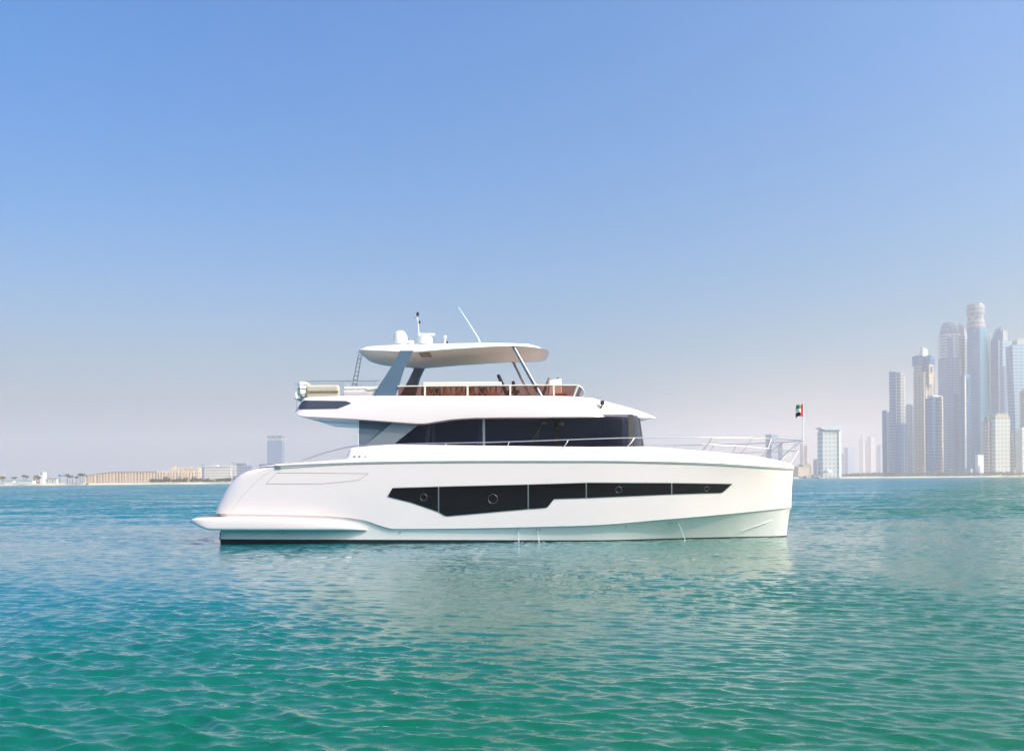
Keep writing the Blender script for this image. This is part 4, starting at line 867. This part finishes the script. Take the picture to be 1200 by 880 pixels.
# ---- roof gear
zr = lambda px: at(px, 402, 2.6).z
def roofpt(px, py, Y): return at(px, py, Y)
p = roofpt(469, 404, 2.6); q = roofpt(469, 387.5, 2.6); H = q.z - p.z; r = 8.5 * 32.6 / F
mb = MB(); mb.lathe(p, [(r * .88, 0), (r, H * .1), (r, H * .4), (r * .97, H * .54), (r * .88, H * .69), (r * .74, H * .82), (r * .54, H * .92), (r * .3, H * .98), (.02, H)], 24); Bd(mb, 'satellite_dome', M['white'], 40)
p = roofpt(481.5, 403.5, 2.6); mb = MB(); mb.lathe(p, [(.12, 0), (.13, .07), (.09, .13), (.01, .15)], 16); Bd(mb, 'gps_dome', M['white'], 40)
p = roofpt(498.2, 403.5, 2.6); q = roofpt(498.2, 395, 2.6); h = q.z - p.z
mb = MB(); mb.lathe(p, [(.27, 0), (.27, h * .8), (.24, h), (.05, h + .01)], 20); rad = Bd(mb, 'radar_base', M['white'], 40)
mb = MB(); mb.box(p.x - .09, p.x + .09, p.y - .09, p.y + .09, q.z - .01, q.z + .06); mb.box(p.x - .26, p.x + .36, p.y - .05, p.y + .05, q.z + .05, q.z + .13); Bd(mb, 'radar_bar', M['white'], parent=rad, bevel=.012)
mb = MB(); pts = [roofpt(492.5, 400, 2.5), roofpt(490.6, 388.5, 2.5), roofpt(489.2, 368, 2.5)]; mb.tube(pts, [.022, .018, .012], 8); mast = Bd(mb, 'light_mast', M['white'])
for x, y, s in ((489.5, 368.3, .07), (486.4, 372.2, .04), (491.8, 377.6, .05)):
    p = roofpt(x, y, 2.5); mb = MB(); mb.lathe(p + Vector((0, 0, -s)), [(s * .6, 0), (s * .7, s * .3), (s * .7, s * 1.8), (s * .4, s * 2)], 10); Bd(mb, 'mast_light', M['rubber'] if x != 486.4 else M['dsteel'], parent=mast)
mb = MB(); mb.tube([roofpt(486.4, 373, 2.5), roofpt(489.6, 374, 2.5)], .012, 6); mb.tube([roofpt(489.6, 378.3, 2.5), roofpt(492, 378, 2.5)], .012, 6); Bd(mb, 'mast_arm', M['white'], parent=mast)
p = roofpt(521.6, 403, 2.6); mb = MB(); mb.lathe(p, [(.05, 0), (.025, .03), (.025, .2), (.06, .22), (.065, .27), (.02, .31)], 12); Bd(mb, 'gps_antenna', M['white'], 40)
mb = MB(); p = roofpt(524, 401.5, 2.4); mb.lathe(p, [(.03, -.05), (.03, .05)], 8); Bd(mb, 'horn', M['rubber'])
mb = MB(); mb.tube([roofpt(562.4, 402, 2.2), roofpt(560.6, 396.5, 2.2)], .03, 8); mb.tube([roofpt(560.6, 396.5, 2.2), roofpt(537.3, 360, 2.2)], [.022, .012], 7); Bd(mb, 'whip_antenna', M['white'])
# ---- boarding ladder up to the hardtop
mb = MB(); A0, A1 = at(412.2, 455, 3.0), at(421.2, 411, 3.0); B0, B1 = at(417.4, 455, 3.25), at(424.4, 411, 3.25)
mb.tube([A0, A1], .016, 6); mb.tube([B0, B1], .016, 6)
lad = Bd(mb, 'roof_ladder', M['dsteel'])
for k in range(1, 9):
    rb = MB(); rb.tube([A0.lerp(A1, k / 9), B0.lerp(B1, k / 9)], .012, 6); Bd(rb, 'rung', M['dsteel'], parent=lad)
mb = MB(); mb.tube([at(400.5, 447.6, 2.4), at(408.8, 452.4, 2.4), at(409, 458, 2.4)], .018, 6); Bd(mb, 'grab_handle', M['dsteel'])
# ---- glass balustrade at the stern of the flybridge
gz = at(400, 446.8, 1.05).z; g0 = at(400, 466, 1.05).z
for m_ in (0, 1):
    mr = (lambda p: mirror(p, YC)) if m_ else (lambda p: p)
    for a, b in ((357.5, 369.4), (370, 408), (408.6, 441)):
        A, B = at(a, 455, 1.05), at(b, 455, 1.05); wb = MB(); plate(wb, [[mr(Vector((A.x, 1.05, g0))), mr(Vector((A.x, 1.05, gz)))], [mr(Vector((B.x, 1.05, g0))), mr(Vector((B.x, 1.05, gz)))]], Vector((0, .01, 0))); Bd(wb, 'balustrade_glass', M['clear'])
    A, B = at(355, 455, 1.05), at(446, 455, 1.05); rb = MB(); rb.tube([mr(Vector((A.x, 1.05, gz + .01))), mr(Vector((B.x, 1.05, gz + .01)))], .012, 6); Bd(rb, 'balustrade_rail', M['dsteel'])
    A = at(348.4, 467, 1.0); rb = MB(); rb.tube([mr(at(347.6, 479, 1.0)), mr(at(348.0, 467, 1.0)), mr(at(346.6, 460, 1.05)), mr(at(347, 449, 1.05))], .012, 6); Bd(rb, 'stern_stanchion', M['dsteel'])

# ---- rails round the main deck
RA = [(461, 520.6), (500, 519.6), (586, 517.9), (690, 514.4), (744, 513.0), (834, 512.8)]
rail_pts = [at(x, y, .22) for x, y in [(353.8, 540.2)] + [(370, 534.2), (387, 529), (403, 525), (418, 522.4), (440, 521.2)]] + [at(x, y, .22 + max(0, x - 700) * .0015) for x, y in RA] + [at(868, 513.2, .75), at(900, 514.1, 1.3), at(925, 515.2, 2.3), at(936, 516, 3.1), at(940.5, 516.3, YC)]
def smooth_path(P, n=4):
    out = []
    for i in range(len(P) - 1):
        p0, p1, p2, p3 = P[max(i - 1, 0)], P[i], P[i + 1], P[min(i + 2, len(P) - 1)]
        for k in range(n):
            t = k / n; out.append(.5 * ((2 * p1) + (p2 - p0) * t + (2 * p0 - 5 * p1 + 4 * p2 - p3) * t * t + (3 * p1 - p0 - 3 * p2 + p3) * t**3))
    return out + [P[-1]]
nr = smooth_path(rail_pts)
mb = MB(); allp = nr + [mirror(p, YC) for p in nr[-2::-1]]; mb.tube(allp, .018, 8); rail = Bd(mb, 'deck_rail', M['steel'], 60)
def onpath(path, X): 
    for a, b in zip(path, path[1:]):
        if (a.x - X) * (b.x - X) <= 0 and abs(b.x - a.x) > 1e-6: return a.lerp(b, (X - a.x) / (b.x - a.x))
    return path[-1]
bul3 = [at(x, fy(x), fY(x) + .03) for x in samples]
st = [(455.6, 442, 535, 1), (523, 513, 536, 1), (597, 586, 535, 1), (666, 657, 527, 1), (743.5, 733.5, 524.5, 1), (836, 822, 529, 0), (878, 866, 533, 0), (905, 893, 537, 0), (935, 914, 541, 0)]
for xt, xb, yb, o_ in st:
    Yt = .22 + max(0, xt - 700) * .0015
    tp_ = onpath(nr, at(xt, 515, .22 if xt < 850 else (1.3 if xt < 920 else 3.0)).x); bp_ = at(xb, yb, .12 if o_ else .02 + fY(xb))
    if not o_: bp_ = at(xb, fy(xb) + 1, fY(xb) + .05)
    md = tp_.lerp(bp_, .55) + Vector((.05, -.02, .02)); pts = smooth_path([tp_, md, bp_], 4)
    for m_ in (0, 1):
        mb = MB(); mb.tube([mirror(p, YC) for p in pts] if m_ else pts, .016, 7); Bd(mb, 'stanchion', M['steel'], 60, parent=rail)
# lower wires of the pulpit
lowr = [onpath(nr, x) * .5 + onpath(bul3, x) * .5 for x in np.linspace(at(822, 520, .5).x, at(905, 520, 1.3).x, 10)]
lowr = [Vector(p) for p in lowr] + [at(928, 528, 3.0), at(933.5, 528.4, YC)]
lowr = smooth_path(lowr, 3); mb = MB(); mb.tube(lowr + [mirror(p, YC) for p in lowr[-2::-1]], .012, 7); Bd(mb, 'lower_rail', M['steel'], 60, parent=rail)
mb = MB(); mb.tube([at(914, 537, YC), at(938.5, 517.3, YC)], .02, 8); mb.tube([at(926, 545, YC - .3), at(936, 528, YC - .1)], .014, 6); Bd(mb, 'pulpit_brace', M['steel'], parent=rail)
mb = MB(); fp0, fp1 = at(941.2, 517, YC), at(941.4, 471, YC); mb.tube([fp0, fp1], [.026, .02], 8); Bd(mb, 'flag_staff', M['white'])

# ------------------------------------------------------------------ things aboard that can be lifted away
def soft_box(mb, x0, x1, y0, y1, z0, z1): mb.box(x0, x1, y0, y1, z0, z1)
def thing(name, loc, label, cat, group=None): o = empty(name, loc); tag(o, label, cat, group); return o
dz = at(400, 464, 1.0).z - .40
def P(px, Y): return at(px, 455, Y).x
Zp = lambda py, Y: at(500, py, Y).z
# stern sofa
c = Vector((P(378, 1.6), 1.6, dz)); s_ = thing('sofa', c, 'beige flybridge sofa behind the stern glass beside the white bundle', 'sofa')
x0, x1 = P(358.5, 1.3), P(397.5, 1.3); zt2 = at(378, 451, 1.3).z; zm = at(378, 459.5, 1.3).z
MB().box(x0, x1, 1.28, 1.5, dz, zt2).build('backrest', M['beige'], s_, off=c, bevel=.09)
MB().box(x0, x1, 1.52, 2.2, dz + .1, dz + .42).build('seat', M['beige'], s_, off=c, bevel=.06)
MB().box(x0 + .03, x1 - .03, 1.262, 1.279, zm - .03, zm + .05).build('piping', M['teak'], s_, off=c, bevel=.006)
MB().box(x0, x1, 1.5, 2.15, dz - .01, dz + .09).build('base', M['gel'], s_, off=c)
# white sun pad
c = Vector((P(421, 1.7), 1.7, dz)); s_ = thing('sun_pad', c, 'white sun pad with rolled headrest between the beige sofa and the grey leg', 'sun pad')
x0, x1 = P(402, 1.4), P(446, 1.4); zz = at(420, 457, 1.4).z
MB().box(x0, x1, 1.3, 2.6, dz, zz).build('base', M['gel'], s_, off=c, bevel=.06)
MB().box(x0 + .02, x1, 1.32, 2.58, zz + .002, at(420, 453.2, 1.4).z).build('cushion', M['white'], s_, off=c, bevel=.05)
mb = MB(); ax = P(430, 1.32); mb.tube([(ax, 1.36, zz - .0), (ax + .5, 1.36, zz + .05)], .09, 12); mb.build('headrest', M['cream'], s_, 50, off=c)
# wrapped white bundle (life raft) on the stern corner
c = Vector((P(352, 1.2), 1.2, at(352, 466, 1.1).z)); s_ = thing('life_raft', c, 'lumpy white wrapped bundle lashed on the flybridge stern corner', 'life raft')
mb = MB(); rg = random.Random(9); x0, x1 = P(346.6, 1.1), P(357.6, 1.1); cx, w = (x0 + x1) / 2, (x1 - x0) / 2; z0, z1 = at(352, 466.4, 1.1).z, at(352, 444.6, 1.1).z
rws2 = []
for i in range(11):
    u = i / 10; z = z0 + (z1 - z0) * u; rad_ = math.sqrt(max(.02, 1 - abs(2 * u - 1) ** 4)); rws2.append([Vector((cx + w * rad_ * math.cos(a) * rg.uniform(.92, 1.05), 1.75 + .7 * rad_ * math.sin(a) * rg.uniform(.95, 1.05), z)) for a in [2 * math.pi * k / 20 for k in range(20)]])
mb.grid(rws2, 0, True, True); mb.build('cover', M['white'], s_, 70, off=c)
for zz in (.25, .5, .75):
    z = z0 + (z1 - z0) * zz; mb = MB(); mb.tube([Vector((cx + w * 1.06 * math.cos(a), 1.75 + .74 * math.sin(a), z)) for a in [2 * math.pi * k / 24 for k in range(25)]], .012, 5, cap=False); mb.build('strap', M['rubber'] if zz == .5 else M['gasket'], s_, off=c)
mb = MB(); mb.box(x0 - .03, x1 + .05, 1.1, 2.4, z0 - .05, z0 - .005); mb.build('cradle', M['dsteel'], s_, off=c)
# long sofa back under the hardtop
c = Vector((P(541, 2.2), 2.2, dz)); s_ = thing('sofa', c, 'long cream flybridge sofa under the hardtop behind the brown glass', 'sofa')
x0, x1 = P(495, 2.0), P(588, 2.0); zt2 = at(541, 447.8, 2.0).z
zb2 = at(541, 453.2, 2.0).z
MB().box(x0, x1, 1.9, 2.15, zb2, zt2).build('backrest', M['cream'], s_, off=c, bevel=.05)
for k in range(14):
    xc_ = x0 + (x1 - x0) * (k + .5) / 14; w_ = (x1 - x0) / 29; mb = MB()
    mb.tube([(xc_ - w_, 2.05, zb2 + .01), (xc_ - w_ * .92, 2.03, dz + .62), (xc_ - w_ * .3, 2.02, dz + .5), (xc_ + w_ * .3, 2.02, dz + .5), (xc_ + w_ * .92, 2.03, dz + .62), (xc_ + w_, 2.05, zb2 + .01)], .022, 7); mb.build('back_loop', M['teak'] if k % 3 else M['brown'], s_, 50, off=c)
for k in range(3):
    xa, xb = x0 + (x1 - x0) * k / 3 + .01, x0 + (x1 - x0) * (k + 1) / 3 - .01
    MB().box(xa, xb, 2.17, 2.85, dz + .28, dz + .46).build('seat_cushion', M['brown'], s_, off=c, bevel=.05)
MB().box(x0, x1, 1.92, 2.8, dz - .01, dz + .27).build('base', M['gel'], s_, off=c)
rg = random.Random(12)
for k in range(7):
    px = 500 + k * 13 + rg.uniform(-2, 2); c = Vector((P(px, 2.6), 2.6, dz + .47)); o = empty('throw_pillow', c); tag(o, 'throw pillow on the long cream sofa seen through the brown glass', 'pillow', 'pillows on the flybridge sofa')
    mb = MB(); r_ = rg.uniform(.17, .22); tl = rg.uniform(-.15, .15); rows_ = []
    for i_ in range(9):
        a = math.pi * i_ / 8; rows_.append([Vector((c.x + r_ * math.copysign(abs(math.sin(a)) ** .6, 1) * math.copysign(abs(math.cos(b_)) ** .6, math.cos(b_)), c.y + .07 * math.sin(a) * math.sin(b_) - .02, c.z + .01 + r_ * (1 - math.copysign(abs(math.cos(a)) ** .6, math.cos(a))))) for b_ in [2 * math.pi * q / 16 for q in range(16)]])
    mb.grid(rows_, 0, True, True); mb.build('cover', (M['brown'], M['dark'], M['cream'], M['beige'])[k % 4], o, 60, off=c); mb = MB(); mb.tube([Vector((c.x - r_ * .8, c.y - .085, c.z + .02)), Vector((c.x + r_ * .8, c.y - .085, c.z + .02))], .006, 5); mb.build('seam', M['brown'], o, off=c)
c = Vector((P(520, 5.6), 5.6, dz)); s_ = thing('sofa', c, 'brown leather sofa along the far side of the flybridge seen through the glass', 'sofa')
for k in range(4):
    xa = P(472, 5.6) + k * 1.05; MB().box(xa, xa + 1.0, 5.55, 5.75, dz + .4, dz + .74).build('back_cushion', M['brown'] if k % 2 else M['dark'], s_, off=c, bevel=.07); MB().box(xa, xa + 1.0, 4.95, 5.53, dz + .22, dz + .4).build('seat_cushion', M['brown'], s_, off=c, bevel=.05)
MB().box(P(472, 5.6), P(472, 5.6) + 4.15, 5.0, 5.7, dz - .01, dz + .21).build('base', M['gel'], s_, off=c)
# table and far sofa seen brown through the glass
c = Vector((P(545, 4.0), 4.0, dz)); s_ = thing('table', c, 'low wooden flybridge table seen through the brown glass', 'table')
MB().box(P(515, 4), P(575, 4), 3.5, 4.5, dz + .62, dz + .68).build('tabletop', M['teak'], s_, off=c, bevel=.02); mb = MB(); mb.lathe((c.x, 4, dz), [(.3, 0), (.06, .05), (.06, .6), (.2, .62)], 12); mb.build('pedestal', M['dsteel'], s_, 40, off=c)
# helm chairs
for px, Y, mat, lab, lean, tp_y in ((596, 2.6, 'dark', 'black helm chair with a tall raked back behind the front post', -.22, 439.8), (606, 4.6, 'dark', 'low black second helm chair beside the tall one', .0, 447.5)):
    c = Vector((P(px, Y), Y, dz)); s_ = thing('helm_chair', c, lab, 'chair'); zt2 = at(px, tp_y, Y).z; k = lean
    mb = MB(); mb.slab([(c.x - .22 + k, Y - .25, zt2), (c.x - .10 + k, Y - .25, zt2 + .02), (c.x + .06, Y - .27, dz + .48), (c.x - .10, Y - .27, dz + .48)], Vector((0, .5, 0))); mb.build('backrest', M[mat], s_, off=c, bevel=.04)
    MB().box(c.x - .1, c.x + .42, Y - .27, Y + .27, dz + .38, dz + .5).build('seat', M[mat], s_, off=c, bevel=.05)
    for sgn in (-1, 1): MB().box(c.x - .02, c.x + .4, Y + sgn * .28 - .04, Y + sgn * .28 + .04, dz + .62, dz + .70).build('armrest', M[mat], s_, off=c, bevel=.03)
    mb = MB(); mb.lathe((c.x + .14, Y, dz), [(.18, 0), (.06, .04), (.06, .38)], 12); mb.build('pedestal', M['dsteel'], s_, 40, off=c)
c = Vector((P(640, 3), 3.0, dz)); s_ = thing('lounge_chair', c, 'brown lounge chair with raked back forward of the posts behind the glass', 'chair')
zt2 = at(641, 443.6, 3).z
mb = MB(); mb.slab([(c.x + .06, 2.7, zt2), (c.x + .14, 2.7, zt2 + .01), (c.x - .12, 2.7, dz + .42), (c.x - .24, 2.7, dz + .42)], Vector((0, .6, 0))); mb.build('backrest', M['brown'], s_, off=c, bevel=.02)
MB().box(c.x - .7, c.x - .14, 2.7, 3.3, dz + .25, dz + .42).build('seat', M['brown'], s_, off=c, bevel=.04); MB().box(c.x - .65, c.x - .2, 2.75, 3.25, dz, dz + .24).build('base', M['gel'], s_, off=c)
c = Vector((P(650, 2.4), 2.4, dz)); s_ = thing('covered_console', c, 'white covered helm console poking above the front of the brown glass', 'console')
mb = MB(); z1 = at(650, 443.4, 2.4).z; x0, x1 = P(644.5, 2.4), P(656, 2.4); mb.prism([(x0 - .1, 2.1), (x1 + .1, 2.1), (x1 + .1, 2.9), (x0 - .1, 2.9)], dz, [z1 - .1, z1 - .02, z1, z1 - .14], top=.78); mb.build('cover', M['white'], s_, 30, off=c, bevel=.04)
mb = MB(); mb.lathe((x1 - .06, 2.45, z1 - .06), [(.05, 0), (.06, .05), (.01, .1)], 10); mb.build('compass', M['rubber'], s_, 40, off=c); MB().box(x1 - .3, x1 + .25, 2.05, 2.95, dz, dz + .55).build('dash', M['brown'], s_, off=c, bevel=.05)
# flag
fp = at(941.2, 473.6, YC); fl = MB()
def fpt(u, v):                                     # u from hoist to fly, v from top to bottom
    a = at(940.7 - u * (7.0 + 1.7 * v), 473 + v * 14.2 + u * 2.6 + .9 * math.sin(u * 5 + v * 2), YC); return a + Vector((0, .07 * math.sin(u * 7 + v * 3) * u, 0))
N = 12
for i in range(N):
    for j in range(12):
        mi = 0 if i < 4 else (1 if j < 4 else 2 if j < 8 else 3); q = [fpt((i + a) / N, (j + b) / 12) for a, b in ((0, 0), (1, 0), (1, 1), (0, 1))]; fl.face(q, mi)
o = fl.build('flag', [M['red'], M['green'], M['fwhite'], M['fblack']], None, 60, off=fp); o.location = fp
sm = o.modifiers.new('thick', 'SOLIDIFY'); sm.thickness = .006
tag(o, 'red, green, white and black striped flag flying from the bow staff', 'flag')
# bilge water pouring from the side
for px, y0, dr, lab in ((607.4, 621.6, .02, 'thin white stream of water from the hull drain left of the pair'), (629.8, 621, .05, 'thin white stream of water from the paired drains amidships'), (794, 612.6, .25, 'thin white curving stream of water from the drain towards the bow')):
    q = at(px, y0, 0); h = LB.ray_cast(CAM, (q - CAM).normalized()); p = h[0] if h[0] else q; mb = MB(); pts = [Vector((p.x + dr * (k / 6), p.y - .02 - .05 * k / 6, p.z - (p.z + .02) * (k / 6) ** 1.3)) for k in range(7)]
    mb.tube(pts, [.004, .005, .006, .007, .008, .010, .014], 6); rg = random.Random(px)
    for _ in range(18):
        a = rg.uniform(0, 6.28); r_ = rg.uniform(.0, .28); c = pts[-1] + Vector((r_ * math.cos(a), -.1 - abs(r_ * math.sin(a)) * .5, rg.uniform(.0, .05))); s = rg.uniform(.005, .012); mb.lathe(c, [(.001, -s), (s, 0), (.001, s)], 5)
    o = mb.build('water_stream', M['foam'], None, 60, off=p); o.location = p; tag(o, lab, 'water')
